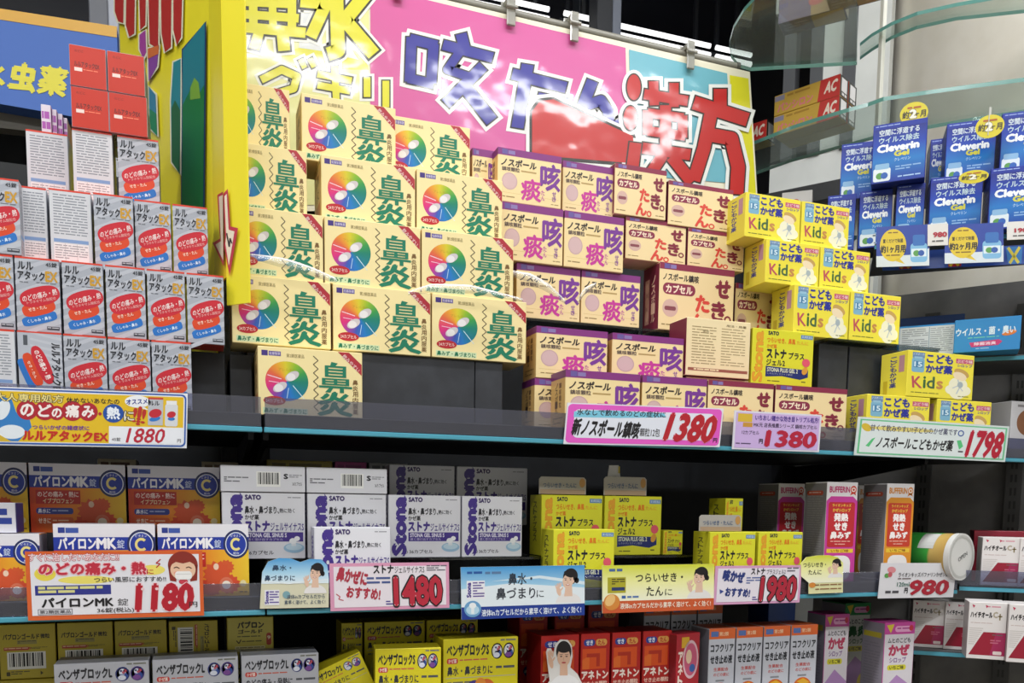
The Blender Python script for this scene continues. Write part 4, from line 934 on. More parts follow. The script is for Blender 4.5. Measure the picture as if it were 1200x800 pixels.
strokes('yellow_lettering.001', [([(393, -40), (396, 60), (384, 64)], 16), ([(352, 2), (382, 5), (364, 44)], 14), ([(430, -8), (404, 24), (438, 64)], 16)], YL, 2.4, 3, 3)
strokes('yellow_lettering.002', [([(306, 94), (330, 82), (348, 90), (344, 104), (318, 112)], 9), ([(352, 70), (357, 80)], 6), ([(363, 69), (368, 79)], 6)], YL, 1.6, 3, 2)
strokes('yellow_lettering.003', [([(372, 87), (412, 95)], 8), ([(372, 100), (410, 107)], 8), ([(392, 78), (394, 118)], 8)], YL, 1.6, 3, 2)
strokes('yellow_lettering.004', [([(430, 91), (430, 114)], 8), ([(452, 95), (452, 126)], 8)], YL, 1.6, 3, 2)
strokes('navy_lettering', [([(482, 44), (480, 96)], 12), ([(480, 46), (512, 54)], 12), ([(508, 52), (505, 98)], 12), ([(478, 92), (508, 99)], 11), ([(540, 40), (544, 56)], 13), ([(519, 53), (577, 68)], 12), ([(538, 62), (524, 82), (548, 90)], 10), ([(566, 78), (522, 122)], 13), ([(546, 104), (576, 142)], 15)], NV, 1.6, 4, 3)
strokes('navy_lettering.001', [([(600, 87), (663, 103)], 13), ([(618, 76), (606, 150)], 14), ([(630, 114), (664, 121)], 11)], NV, 1.6, 4, 3)
strokes('navy_lettering.002', [([(694, 95), (674, 146)], 13), ([(686, 124), (704, 118), (712, 130), (714, 150), (726, 146)], 12)], NV, 1.6, 4, 3)
f.use('red_lettering')
f.p([(616, 128), (628, 112), (648, 110), (748, 156), (752, 200), (616, 190)], film('#f1f1ec'), 8)
f.p([(620, 130), (630, 116), (648, 114), (744, 158), (748, 196), (620, 186)], DK, 9); f.p([(623, 131), (632, 119), (648, 117), (741, 160), (744, 192), (623, 182)], RD, 10)
strokes('red_lettering.001', [([(742, 103)], (8, 15)), ([(738, 139)], (8, 14)), ([(744, 168), (740, 200)], 14), ([(754, 111), (805, 119)], 12), ([(765, 96), (766, 124)], 11), ([(789, 98), (789, 126)], 11), ([(758, 130), (758, 158)], 11), ([(758, 133), (800, 139)], 11), ([(799, 136), (799, 162)], 11), ([(758, 154), (802, 160)], 11), ([(752, 174), (808, 182)], 13), ([(779, 124), (779, 182)], 13), ([(776, 182), (756, 212)], 13), ([(786, 184), (810, 214)], 14)], RD, 1.7, 4, 9)
strokes('red_lettering.002', [([(843, 105), (843, 128)], 15), ([(812, 121), (875, 141)], 16), ([(832, 134), (824, 174), (812, 212)], 15), ([(828, 158), (856, 163), (864, 196), (862, 228)], 16)], RD, 1.7, 4, 10)
t.build('large pink, yellow and blue banner with big cough lettering above the boxes', 'banner')
# rail and clips that hold it
t = Thing('hanging_rail'); a, b = at(262, -64, YBN + .012), at(862, 78, YBN + .012)
t['rail_bar'].cyl(a, b, .006, .006, mat('#8d8a80', .35), 14); t['end_cap'].cyl(b, b + (b - a).normalized() * .006, .0072, .0072, mat('#5c5a55'), 14)
for i, q in enumerate((.30, .97)):
    p = a.lerp(b, q); t['rail_post' + ('' if i == 0 else '.001')].box(p.x - .006, YBN + .019, ZU + .0004, p.x + .006, YBN + .028, p.z + .003, mat('#3c3e44', .4), .001)
t.build('grey rail running along the top edge behind the banner', 'rail')
M_CLIP = clear('clip_plastic', '#cfcdc4', .5, .15, 0, .45)
for x, y, w in ((466, -18, 'over the cough lettering, mostly above the picture'), (598, 14, 'at the first light behind it'), (672, 33, 'beside the thin dark post'), (808, 66, 'above the blue panel')):
    t = Thing('banner_clip'); p = at(x, y, YBN - .002); h = .017
    t['front_jaw'].box(p.x - .007, YBN - .008, p.z - .022, p.x + .007, YBN - .004, p.z + .022, M_CLIP, .0015)
    t['back_jaw'].box(p.x - .007, YBN + .02, p.z - .012, p.x + .007, YBN + .0235, p.z + .026, M_CLIP, .0015)
    t['bridge'].box(p.x - .006, YBN - .004, p.z + .012, p.x + .006, YBN + .02, p.z + .02, M_CLIP, .001)
    t['spring_pin'].cyl((p.x - .009, YBN - .010, p.z + .004), (p.x + .009, YBN - .010, p.z + .004), .0028, .0028, M_CLIP, 12)
    t.build('clear plastic clip on the banner top edge ' + w, 'clip', 'clear banner clips')

# folded yellow panel with the arrow
t = Thing('folded_yellow_panel')
q0, q1, q2, q3 = (Xat(289.5, .024, 1.7), .024), (.0312, .047), (.0200, .0955), (Xat(135.5, .393, 2.15), .393)
YP = mat('#f3e534', .3)
def pslab(part, a, b, z0, z1, z0b=None):
    d = (Vector((b[0], b[1], 0)) - Vector((a[0], a[1], 0))).normalized(); n = Vector((d.y, -d.x, 0)) * -1
    z0b = z0 if z0b is None else z0b
    t[part].prism([(a[0], a[1], z0), (b[0], b[1], z0b), (b[0], b[1], z1), (a[0], a[1], z1)], n * -.0022, YP); return n
zt = 2.28
pslab('arrow_flap', q0, q1, at(288, 354, .024).z, zt)
pslab('arrow_flap', q1, q2, 1.5930, zt)
pslab('picture_side', q2, q3, 1.5192, zt)
nn = Vector((q1[1] - q0[1], -(q1[0] - q0[0]), 0)).normalized()
if nn.dot(CAM - Vector((q0[0], q0[1], 1.6))) < 0: nn = -nn
fa = PlaneFace(t, 'arrow_print', (q0[0], q0[1], 1.6), nn, .0024)
nn2 = Vector((q2[1] - q1[1], -(q2[0] - q1[0]), 0)).normalized()
if nn2.dot(CAM - Vector((q1[0], q1[1], 1.6))) < 0: nn2 = -nn2
AR = [(263, 229), (269, 222), (272, 266), (281, 268), (271, 324), (264.5, 285), (266, 279)]
fa.p([(263.8, 228), (269, 222), (272, 266), (281, 268), (271, 324), (264.6, 288), (265.8, 280)], '#c03a4c', 1)
fa.p([(265.2, 231), (268, 228), (270.2, 270), (277, 272), (270.4, 312), (266.4, 286), (267.4, 278)], '#ece0c8', 2)
fa.line([(268, 274), (271, 290), (272, 280), (274, 286)], 1.6, '#3a3434', 3)
fa2 = PlaneFace(t, 'arrow_print', (q1[0], q1[1], 1.6), nn2, .0024)
fa2.p([(257.5, 229), (264.2, 225), (265.0, 312), (252, 285), (260.5, 280)], '#c03a4c', 1); fa2.p([(259.5, 231), (264.2, 229), (264.8, 306), (255.5, 287), (262, 283)], '#ece0c8', 2)
nn3 = Vector((q3[1] - q2[1], -(q3[0] - q2[0]), 0)).normalized()
if nn3.dot(CAM - Vector((q2[0], q2[1], 1.6))) < 0: nn3 = -nn3
fb = PlaneFace(t, 'green_print', (q2[0], q2[1], 1.6), nn3, .0024)
def outl(pts, c, oc='#efeccf', g=1.6, L=1):
    cx = sum(p[0] for p in pts) / len(pts); cy = sum(p[1] for p in pts) / len(pts)
    fb.p([(x + (g if x > cx else -g), y + (g if y > cy else -g)) for x, y in pts], oc, L); fb.p(pts, c, L + 1)
outl([(217, 60), (243, 27), (241, 250), (216, 250)], '#2a7f8c', '#2c3f6c', 1.4)
fb.p([(217, 124), (224, 110), (230, 98), (236, 112), (242.5, 100), (241, 250), (216, 250)], '#1f7a3c', 3)
fb.p([(226, 104), (231, 92), (236, 98), (238, 116), (226, 118)], '#7fae3a', 3.4)
outl([(206, 74), (214.5, 70), (213.5, 205), (204, 190), (203, 120)], '#2c8a94'); fb.p([(204, 128), (208, 118), (214, 130), (213.5, 204), (204, 190)], '#2c6a34', 3)
outl([(177, 102), (185, 112), (187, 160), (178, 150)], '#3f86a0'); fb.p([(178, 128), (186, 134), (187, 160), (178, 150)], '#2c8a50', 3)
fb.use('red_strokes')
for pts in ([(137, -30), (148, -30), (147, 28), (141, 26), (137, 14)], [(151, -30), (161, -30), (160, 40), (154, 44), (150, 30)], [(165, -30), (174, -30), (173, 30), (167, 36)], [(176, -30), (189, -30), (188, 58), (178, 52)], [(191, -30), (204, -30), (203, 56), (196, 62), (192, 40)], [(206, -30), (217, -30), (215, 44), (210, 54), (206, 36)]):
    outl(pts, '#b83430')
fb.use('purple_drips')
outl([(166, 42), (173, 36), (174, 62), (170, 70), (166, 58)], '#a8489c'); outl([(176, 58), (189, 54), (187, 78), (177, 96)], '#8a4aa0'); fb.p([(176, 58), (189, 54), (188.5, 64), (176, 70)], '#d8743c', 3)
t.build('folded yellow display panel with red arrow and green print between silver and cream boxes', 'display panel')

# blue hanging sign over the next aisle
t = Thing('aisle_sign'); Ys = .96; f = PlaneFace(t, 'sign_board', (0, Ys, 2), (0, -1, 0))
t['sign_board'].prism([f.at(x, y) + Vector((0, .0006, 0)) for x, y in ((-260, -30), (137, 32), (140, 146), (-260, 76))], (0, .04, 0), mat('#3f6cc0', .5))
f.use('orange_band'); f.p([(-260, -30), (137, 31), (137, 44), (-260, -17)], '#e0a82a', 1)
f.use('yellow_lettering'); f.t('水', -26, 72, 6, 100, '#e8dc2c', 2, .06, 9); f.t('虫', 12, 75, 42, 106, '#e8dc2c', 2, .06, 9); f.t('薬', 46, 79, 78, 111, '#e8dc2c', 2, .05, 9)
t.build('blue aisle sign with orange top band and yellow lettering at the upper left', 'sign')
t = Thing('aisle_shelf'); a, b = at(-200, 78, Ys + .03), at(74, 132, Ys + .03)
t['shelf_lip'].prism([at(x, y, Ys) + Vector((0, .042, 0)) for x, y in ((-260, 82), (104, 137), (104, 152), (-260, 108))], (0, .03, 0), mat('#77736a', .5))
zz = at(0, 140, Ys).z
t['back_panel'].box(-1.6, Ys + .25, 0, at(104, 135, Ys).x, Ys + .28, zz + .12, M_BACK)
t['side_panel'].box(at(104, 135, Ys).x - .02, Ys + .0, 0, at(104, 135, Ys).x, Ys + .25, zz - .05, M_BACK)
t['lower_shelf'].box(-1.6, Ys + .02, 1.62, at(104, 135, Ys).x - .021, Ys + .249, 1.635, noisy('brown_shelf', '#3a2a1c', '#4a3624', 20, .5))
t['base_plinth'].box(-1.6, Ys + .02, 0, at(104, 135, Ys).x - .021, Ys + .249, .12, M_BLACK)
t.build('dark shelving of the next aisle under the blue sign', 'shelving')

# ================================================================== price cards and talkers on the shelf fronts
YS = -.0085
def card(name, TL, TR, BL, W, H, label, cat='price card', group='price cards on the shelf fronts', bg='#e8e6ea', Y=YS, outline=None, clip=True, th=.0012):
    t = Thing(name)
    P = [at(*TL, Y), at(*TR, Y), at(*BL, Y)]
    f = Face(t, 'card_face', P[0], P[1], P[2], W, H)
    back = Vector((0, th, 0))
    t['card_board'].prism([f.P(x, y, 0) for x, y in (outline or [(0, 0), (W, 0), (W, H), (0, H)])], back, mat(bg, .3))
    f.lift = .00015
    if clip:
        m = f.P(W * .5, H * .5, 0)
        t['clip'].box(m.x - .008, Y + th + .0001, m.z - .004, m.x + .008, -.0041, m.z + .004, mat('#c4c6cc', .3))
    def fin(): return t.build(label, cat, group)
    return t, f, fin
def price(f, s, x0, y0, x1, y1, c='#b81c30', ol=.05, olc='#f2e8ea', rot=0, shear=0, b=.05, ol2=0, L=5):
    f.use('price_lettering')
    if ol2: f.t(s, x0, y0, x1, y1, '#1c1a1e', L - 1, 0, rot, ol2, '#1c1a1e', shear)
    f.t(s, x0, y0, x1, y1, c, L + 1.2, b, rot, ol, olc, shear)
def woman(f, cx, cy, s, robe='#e8e4e2'):
    """printed portrait of a smiling dark haired woman"""
    f.use('portrait_print'); sk = '#e3bfa8'
    f.e(cx, cy + 92 * s, 52 * s, 40 * s, robe, 2, 0, 24, 180, 360); f.p([(cx - 12 * s, cy + 20 * s), (cx + 14 * s, cy + 20 * s), (cx + 16 * s, cy + 66 * s), (cx - 18 * s, cy + 66 * s)], sk, 2.3)
    f.e(cx + 8 * s, cy - 14 * s, 30 * s, 34 * s, '#1d1a1e', 2.6, 20); f.e(cx + 34 * s, cy + 2 * s, 9 * s, 12 * s, '#241f22', 2.6)
    f.e(cx - 2 * s, cy + 4 * s, 22 * s, 30 * s, sk, 3, 12); f.e(cx + 2 * s, cy - 24 * s, 22 * s, 12 * s, '#1d1a1e', 3.3, 24)
    for dx in (-12, 8): f.e(cx + dx * s, cy - 1 * s, 3.6 * s, 2 * s, '#2c2224', 3.6); f.line([(cx + (dx - 5) * s, cy - 7 * s), (cx + (dx + 5) * s, cy - 8 * s)], 1.6 * s, '#3a2c2c', 3.6)
    f.line([(cx - 3 * s, cy + 2 * s), (cx - 5 * s, cy + 10 * s), (cx - 1 * s, cy + 11 * s)], 1.4 * s, '#c89a84', 3.6)
    f.e(cx - 3 * s, cy + 19 * s, 8 * s, 3.4 * s, '#b8504c', 3.6); f.e(cx - 3 * s, cy + 18.4 * s, 6 * s, 1.8 * s, '#f6efe8', 3.8); f.e(cx + 20 * s, cy + 6 * s, 3.6 * s, 6 * s, sk, 3.2)
    f.e(cx - 40 * s, cy + 44 * s, 9 * s, 20 * s, sk, 2.8, -14)
    for i in range(4): f.e(cx - (50 - 6 * i) * s, cy + (24 - 2 * i + (4 if i == 0 else 0)) * s, 2.8 * s, 11 * s, sk, 2.9, -16 + 8 * i)
    f.e(cx - 28 * s, cy + 36 * s, 3 * s, 10 * s, sk, 2.9, 34)

# yellow and blue card on the upper shelf
t, f, fin = card('promotion_card', (-26, 452), (220, 461), (-26, 521), 984, 280, 'yellow and blue promotion card with sore throat lettering on the upper shelf edge', 'price card', bg='#e6e8ee')
O = 104
f.rr(6, 6, 978, 274, 24, '#2a57a8', 1); f.rr(14, 14, 970, 266, 20, '#e2e4ea', 1.4); f.r(20, 20, 964, 172, '#e0b91e', 2); f.r(20, 172, 964, 262, '#e0b91e', 2)
f.use('blue_print'); f.p([(20, 20), (150, 60), (170, 120), (230, 150), (240, 190), (180, 260), (20, 260)], '#2f7cc0', 3); f.e(150, 215, 60, 34, '#dfe6ec', 3.4); f.e(110, 110, 30, 50, '#dfe6ec', 3.4, 20); f.p([(20, 236), (80, 220), (150, 262), (20, 262)], '#cfae30', 3.6)
f.use('title_lettering'); f.t('大人専用処方', O - 30, 30, O + 280, 68, '#ead98a', 5, .02, 0, .07, '#3a3430')
f.t('休めないあなたの', O + 294, 40, O + 544, 66, '#2a2620', 5, .015)
f.use('red_circles')
for s, x, y, r in (('の', 115, 108, 48), ('ど', 195, 108, 48), ('の', 250, 118, 36), ('痛', 322, 106, 50), ('み', 396, 108, 46)):
    f.e(O + x, y, r, r * .98, '#ae1f30', 4 + x * .0004)
    f.use('circle_lettering'); f.t(s, O + x - r * .6, y - r * .6, O + x + r * .6, y + r * .6, '#f4e8e4', 6, .04); f.use('red_circles')
f.e(O + 452, 116, 8, 8, '#ae1f30', 4)
f.use('blue_circle'); f.e(O + 516, 112, 50, 46, '#1e4da0', 5); f.t('熱', O + 486, 82, O + 546, 140, '#e8eef8', 7, .04)
f.use('title_lettering'); f.t('に', O + 568, 100, O + 616, 146, '#e6dcc0', 6, .02, 0, .08, '#2c2824'); f.t('!', O + 630, 84, O + 652, 156, '#b82a24', 6, .12, 8)
f.use('speech_bubble'); f.e(O + 632, 50, 62, 30, '#eceef2', 4); f.p([(O + 660, 74), (O + 690, 92), (O + 640, 80)], '#eceef2', 4); f.t('オススメ', O + 578, 38, O + 680, 62, '#2c3a8c', 5, .04, -4)
f.use('product_picture'); f.r(O + 684, 30, O + 758, 166, '#b9bcc4', 4); f.r(O + 684, 26, O + 758, 36, '#c8402c', 4.4); f.t('ルル', O + 690, 44, O + 740, 66, '#2c2c34', 5, .03); f.e(O + 720, 106, 32, 22, '#c02434', 5, -14); f.e(O + 718, 134, 28, 12, '#2a76c4', 4.8, -14)
f.rr(O + 768, 58, O + 832, 170, 10, '#d4d6da', 4); f.r(O + 774, 40, O + 826, 60, '#e6e6e6', 4.4); f.e(O + 800, 110, 22, 16, '#c02434', 5, -14); f.e(O + 800, 132, 18, 9, '#2a76c4', 4.8)
f.use('title_lettering'); f.t('つらいかぜの諸症状に', O + 140, 178, O + 402, 200, '#6a2c8c', 5, .03); f.t('ルルアタックEX', O + 96, 206, O + 490, 254, '#c0281c', 5, .06)
f.use('price_panel'); f.r(O + 496, 176, 964, 262, '#e6e8ee', 4)
f.use('price_lettering'); f.t('1880', O + 586, 184, O + 768, 256, '#b82038', 6, .015, 0, 0, '#fff', .22); f.use('card_face'); f.t('45錠', O + 510, 232, O + 552, 250, '#4a4650', 6, .01); f.t('円', O + 832, 234, O + 850, 252, '#4a4650', 6, .01)
fin()
# orange bordered 1180 card
t, f, fin = card('price_card', (29, 646), (237, 645), (33, 727), 585, 238, 'orange bordered price card reading 1180 with a sick girl drawing', bg='#d8612c')
f.r(14, 12, 572, 222, '#e4e2e8', 1)
f.use('title_lettering'); f.t('すぐに治したいあなたに!!', 10, 6, 300, 34, '#f0d8dc', 4, .02, 0, .07, '#b42838')
f.use('yellow_patches'); f.e(60, 78, 34, 24, '#e8d44c', 2); f.e(190, 100, 90, 14, '#ecdc6a', 2); f.e(410, 68, 44, 18, '#ecdc6a', 2)
f.use('title_lettering'); f.t('のどの痛み・熱', 42, 40, 388, 82, '#c02a40', 5, .05, 0, .1, '#eeb8c0'); f.t('に', 392, 66, 414, 82, '#c02a40', 5, .02); f.t('つらい風邪におすすめ!!', 216, 92, 456, 110, '#2c2a30', 5, .015)
f.use('girl_drawing'); f.e(516, 52, 52, 50, '#8a2a20', 3); f.p([(464, 50), (470, 108), (492, 112), (492, 60)], '#8a2a20', 3); f.p([(568, 50), (564, 108), (540, 112), (540, 60)], '#8a2a20', 3); f.e(516, 68, 44, 38, '#e9bfa0', 4); f.p([(472, 52), (500, 16), (532, 16), (560, 52), (540, 40), (516, 46), (492, 40)], '#8a2a20', 5)
for x in (494, 536): f.line([(x - 10, 62), (x, 58), (x + 10, 64)], 3, '#3a201c', 6); f.e(x, 80, 10, 6, '#e89a88', 5)
f.rr(488, 74, 546, 104, 10, '#f0eeec', 6); f.line([(492, 84), (542, 84)], 1.6, '#c8c4c2', 7); f.e(516, 112, 16, 10, '#c83a4c', 4); f.line([(440, 30), (424, 44), (438, 46), (424, 60)], 4, '#b83030', 4)
f.use('blue_panel'); f.r(26, 118, 270, 152, '#2c3288', 2); f.small(36, 122, 262, 148, 2, '#d8d48c', 3, .7)
f.use('title_lettering'); f.t('パイロンMK', 46, 162, 276, 194, '#1c1a1e', 5, .045); f.t('錠', 290, 168, 326, 194, '#2c2a2e', 5, 0); f.t('36錠(税込)', 222, 200, 344, 220, '#2c2a2e', 5, .015)
f.use('card_face'); f.r(32, 200, 142, 220, '#4a484e', 2); f.r(34, 202, 140, 218, '#d8d6dc', 3); f.t('第2類医薬品', 38, 204, 136, 216, '#4a484e', 4, .02)
price(f, '1180', 356, 122, 546, 212, '#b4182c', .075, '#f0cfd4', 0, .08, .06, 0); f.e(376, 136, 6, 5, '#f0c8cc', 9); f.e(424, 136, 6, 5, '#f0c8cc', 9); f.t('円', 534, 186, 562, 206, '#2c2a2e', 9, .01); fin()
# blue cloud shaped talker
OUTC = [(0, 218), (6, 110), (10, 62), (34, 18), (80, 2), (130, 4), (172, 20), (212, 6), (262, 8), (288, 34), (295, 90), (295, 218)]
t, f, fin = card('shelf_talker', (304.5, 653), (385.5, 653), (304.5, 713.5), 295, 220, 'cloud topped blue shelf talker with a woman, left of the pink 1480 card', 'shelf talker', 'shelf talkers with a woman', '#d8d4b8', outline=OUTC)
f.use('sky_print'); f.p([(6, 112)] + OUTC[2:11] + [(295, 112)], M_SKY, 1); f.use('card_face'); f.line([(8, 100), (120, 112), (290, 96)], 5, '#e8f0f4', 2)
f.use('title_lettering'); f.t('鼻水・', 52, 32, 132, 56, '#2c4460', 4, .02); f.t('鼻づまりに', 20, 76, 148, 100, '#2c4460', 4, .02); f.t('液体inカプセルだから', 114, 160, 278, 178, '#4a5a6a', 4, .02); f.t('素早く溶けて、よく効く!', 104, 184, 280, 202, '#4a5a6a', 4, .02)
f.use('product_picture'); f.r(20, 138, 82, 204, '#e6e4ea', 2); f.t('Stona', 2, 164, 56, 178, '#46328c', 3, .06, -90); f.small(40, 144, 80, 200, 5, '#6a5a9c', 3); f.e(112, 160, 16, 16, '#7fa8b0', 3)
woman(f, 236, 68, .95); fin()
# pink 1480 card
t, f, fin = card('price_card', (386, 660), (526, 658.5), (387.5, 716), 510, 200, 'pink edged price card reading 1480 in outlined red', bg='#dc9ab8')
f.r(16, 14, 496, 186, '#e8dfe6', 1)
f.use('title_lettering'); f.t('鼻かぜに', 30, 26, 156, 84, '#b03044', 4, .06, 12); f.t('おすすめ!', 68, 104, 208, 150, '#b03044', 4, .05, 6); f.line([(24, 128), (40, 140), (34, 150), (54, 156)], 4, '#c04a5c', 3)
f.t('ストナ', 182, 10, 266, 44, '#26242a', 4, .05); f.t('ジェルサイナスS', 272, 16, 400, 44, '#3a383e', 4, .01); f.small(410, 12, 500, 40, 3, '#6a6470', 3); f.small(152, 60, 252, 96, 2, '#4a5a90', 3, .5); f.small(232, 162, 262, 184, 2, '#4a3a8c', 3)
price(f, '1480', 270, 64, 474, 180, '#b8283c', .03, '#f0dce0', 0, -.02, .045, .085); fin()
# blue woman sign
t, f, fin = card('shelf_talker', (540, 664.5), (685, 662), (541, 726), 512, 215, 'wide blue and white shelf talker with a woman and navy bottom band', 'shelf talker', 'shelf talkers with a woman', '#dfe8ee', Y=-.010)
f.use('sky_print'); f.r(0, 0, 512, 165, M_SKY, 1); f.use('white_swoosh'); f.p([(0, 90), (200, 70), (512, 96), (512, 165), (0, 165)], '#e4edf2', 1.6); f.p([(120, 60), (320, 40), (512, 70), (512, 84), (320, 52)], '#dceaf2', 1.8)
f.use('navy_band'); f.r(0, 164, 512, 215, '#1c3a90', 2); f.t('液体inカプセルだから素早く溶けて、よく効く!', 80, 176, 496, 204, '#e4ebf4', 4, .02)
f.use('title_lettering'); f.t('鼻水・', 190, 28, 288, 76, '#2a2f3c', 4, .015); f.t('鼻づまり', 140, 88, 300, 136, '#2a2f3c', 4, .015); f.t('に', 306, 102, 336, 132, '#2a2f3c', 4, 0); f.small(24, 18, 84, 30, 1, '#2c5aa0', 3, .8); f.small(96, 20, 160, 32, 1, '#5a7aa0', 3, .8)
f.use('product_picture'); f.r(22, 56, 94, 132, '#ecebf0', 2.4); f.t('Stona', 0, 86, 60, 102, '#46328c', 3, .06, -90); f.small(46, 62, 92, 128, 6, '#6a5a9c', 3); f.e(44, 172, 34, 34, '#6aa0cc', 5); f.e(44, 176, 26, 20, '#b8d8ea', 5.4); f.e(44, 158, 14, 12, '#eef2f4', 6); f.r(38, 164, 50, 192, '#e4ecf0', 5.8)
woman(f, 442, 62, 1.05); fin()
# lime woman sign
t, f, fin = card('shelf_talker', (706, 662.5), (837, 660.5), (706, 718.5), 460, 200, 'wide lime shelf talker with a woman and orange red bottom band', 'shelf talker', 'shelf talkers with a woman', '#e8e6c0', Y=-.010)
f.use('lime_print'); f.r(0, 0, 460, 152, M_LIME, 1); f.use('red_band'); f.r(0, 150, 460, 200, '#cc5a30', 2); f.t('液体inカプセルだから素早く溶けて、よく効く!', 70, 160, 446, 184, '#f2e6d4', 4, .02)
f.use('title_lettering'); f.t('つらいせき・', 132, 36, 326, 72, '#2f2f28', 4, .015); f.t('たん', 176, 92, 244, 132, '#2f2f28', 4, .015); f.t('に', 252, 104, 282, 132, '#2f2f28', 4, 0); f.small(26, 14, 78, 28, 1, '#4a6aa0', 3, .8); f.r(76, 128, 92, 140, '#3a62a8', 3); f.small(98, 130, 144, 140, 1, '#5a7ab0', 3, .8)
f.use('product_picture'); f.r(20, 50, 92, 116, '#b0a82c', 2.4); f.small(36, 56, 88, 84, 3, '#4a4620', 3); f.r(36, 92, 88, 106, '#2c3a6c', 3); f.e(36, 154, 32, 34, '#d88a3c', 5); f.e(30, 146, 18, 26, '#ecc07c', 5.4, 28)
woman(f, 396, 58, .98); fin()
# pink 1980 card
t, f, fin = card('price_card', (838.5, 663), (940, 662), (835.5, 708.5), 325, 140, 'pink edged price card reading 1980 beside the lime talker', bg='#d9a0c4', Y=-.0085)
f.r(10, 9, 316, 131, '#e6dfe8', 1)
f.use('title_lettering'); f.t('咳かぜ', 30, 18, 108, 58, '#2a3a7c', 4, .07, 8); f.t('おすすめ!', 42, 82, 132, 112, '#2a3a7c', 4, .06, 4); f.t('ストナ', 132, 10, 184, 32, '#26242a', 4, .05); f.t('プラスジェル2', 190, 14, 262, 32, '#3a383e', 4, .01); f.small(268, 8, 312, 28, 2, '#6a6470', 3); f.small(116, 42, 170, 70, 3, '#5a6aa0', 3); f.p([(20, 84), (36, 92), (22, 102)], '#3a4a90', 3); f.small(142, 114, 162, 130, 2, '#4a3a8c', 3)
price(f, '1980', 172, 44, 306, 128, '#b0283c', .03, '#f0dce0', 0, .05, .045, .085); fin()
# small lime round talker
OUT8 = [(28, 145), (28, 100), (0, 76), (0, 30), (20, 6), (60, 0), (100, 0), (130, 8), (150, 30), (150, 145)]
t, f, fin = card('shelf_talker', (938.5, 651), (988, 650), (938.5, 696), 150, 145, 'small round topped lime shelf talker with a woman, right of the 1980 card', 'shelf talker', 'shelf talkers with a woman', '#dfdca8', outline=OUT8)
f.use('lime_print'); f.p([(28, 104)] + OUT8[2:9] + [(150, 104)], M_LIME, 1)
f.use('title_lettering'); f.t('つらいせき・', 8, 26, 88, 44, '#2f2f28', 4, .015); f.t('たんに', 26, 54, 72, 72, '#2f2f28', 4, .015); f.small(50, 110, 144, 118, 1, '#8a5a34', 3); f.small(50, 126, 144, 134, 1, '#8a5a34', 3); f.use('product_picture'); f.e(40, 112, 12, 10, '#d88a3c', 3)
woman(f, 122, 38, .52); fin()
# white 980 card
t, f, fin = card('price_card', (1033, 659.5), (1121, 659.5), (1029, 701), 290, 135, 'white price card reading 980 under the orange syrup box', bg='#dcdade', Y=-.0085)
f.use('title_lettering'); f.t('ライオンキッズバファリンかぜシロップ', 68, 36, 286, 54, '#2c2a30', 4, .015); f.t('120ml', 66, 74, 112, 90, '#3a6a5c', 4, .02); f.small(66, 58, 116, 66, 1, '#6a5a5c', 3); f.small(24, 106, 74, 118, 1, '#4a484e', 3, .8); f.t('円', 96, 96, 108, 116, '#2c2a30', 4, .05)
f.use('strawberry_drawing'); f.e(40, 26, 16, 12, '#d88a90', 2, 10); f.e(24, 48, 9, 9, '#5a9a4c', 2.2); f.e(36, 44, 8, 10, '#c05a64', 2.4)
price(f, '980', 116, 68, 264, 122, '#a81c30', .0, '#fff', 0, .16, .045); fin()
# upper shelf: magenta, lavender, mint
t, f, fin = card('price_card', (665, 471.5), (848, 478.5), (660.5, 520), 545, 145, 'magenta edged price card with a slanted 1380 and brush lettering', bg='#e4e2ea')
f.rr(4, 4, 540, 140, 14, '#e05ac0', 1); f.rr(26, 22, 514, 122, 16, '#dfe2ec', 2)
f.use('title_lettering'); f.p([(24, 30), (120, 22), (330, 26), (340, 40), (180, 48), (24, 50)], '#7cc4dc', 2.6); f.t('水なしで飲めるのどの症状に', 34, 20, 336, 42, '#2a2a34', 4, .02)
f.t('新ノスポール鎮咳', 24, 58, 250, 116, '#1a181c', 4, .05, 2, 0, '#fff', .1); f.t('顆粒12包', 252, 82, 322, 112, '#2a282c', 4, .01)
price(f, '1380', 348, 30, 520, 124, '#b4202c', .05, '#e8a8b4', 2, .18, .05, 0); f.use('card_face'); f.t('円', 518, 112, 532, 128, '#2a282c', 5, .03); fin()
t, f, fin = card('price_card', (861, 480.5), (963, 486), (858, 526), 300, 140, 'lavender price card reading 1380 right of the magenta one', bg='#dedbe4')
f.r(6, 6, 294, 134, '#c9addd', 1)
f.use('title_lettering'); f.t('いちおし!確かな効き目トリプル処方!', 70, 12, 290, 32, '#4a2f8c', 4, .025); f.t('MK元 店長推薦シリーズ 鎮咳カプセル', 66, 40, 286, 56, '#3a2f4c', 4, .01); f.t('12カプセル', 28, 70, 86, 84, '#4a3f5c', 4, .01); f.t('円', 88, 100, 100, 116, '#2a222c', 4, .05); f.small(10, 116, 70, 124, 1, '#5a4a6c', 3)
f.use('product_picture'); f.r(12, 10, 60, 40, '#d8b43c', 2); f.r(30, 42, 62, 58, '#c8923c', 2)
price(f, '1380', 112, 68, 284, 124, '#b4203c', .0, '#fff', 0, .1, .045); fin()
t, f, fin = card('price_card', (1006, 488), (1183, 499.5), (1001, 533), 715, 175, 'mint bordered price card with a slanted 1798 at the right end of the upper shelf', bg='#d4dedc')
f.r(10, 9, 705, 166, '#6ac08c', 1); f.r(18, 15, 697, 160, '#dbe3e2', 1.5)
f.use('title_lettering'); f.e(40, 46, 24, 16, '#d8b83c', 2, 30); f.e(200, 46, 150, 10, '#e0d07c', 2); f.t('甘くて飲みやすい!子どものかぜ薬です', 58, 30, 460, 60, '#3a3a60', 4, .01); f.ring(478, 48, 10, 15, '#3a5aa0', 3)
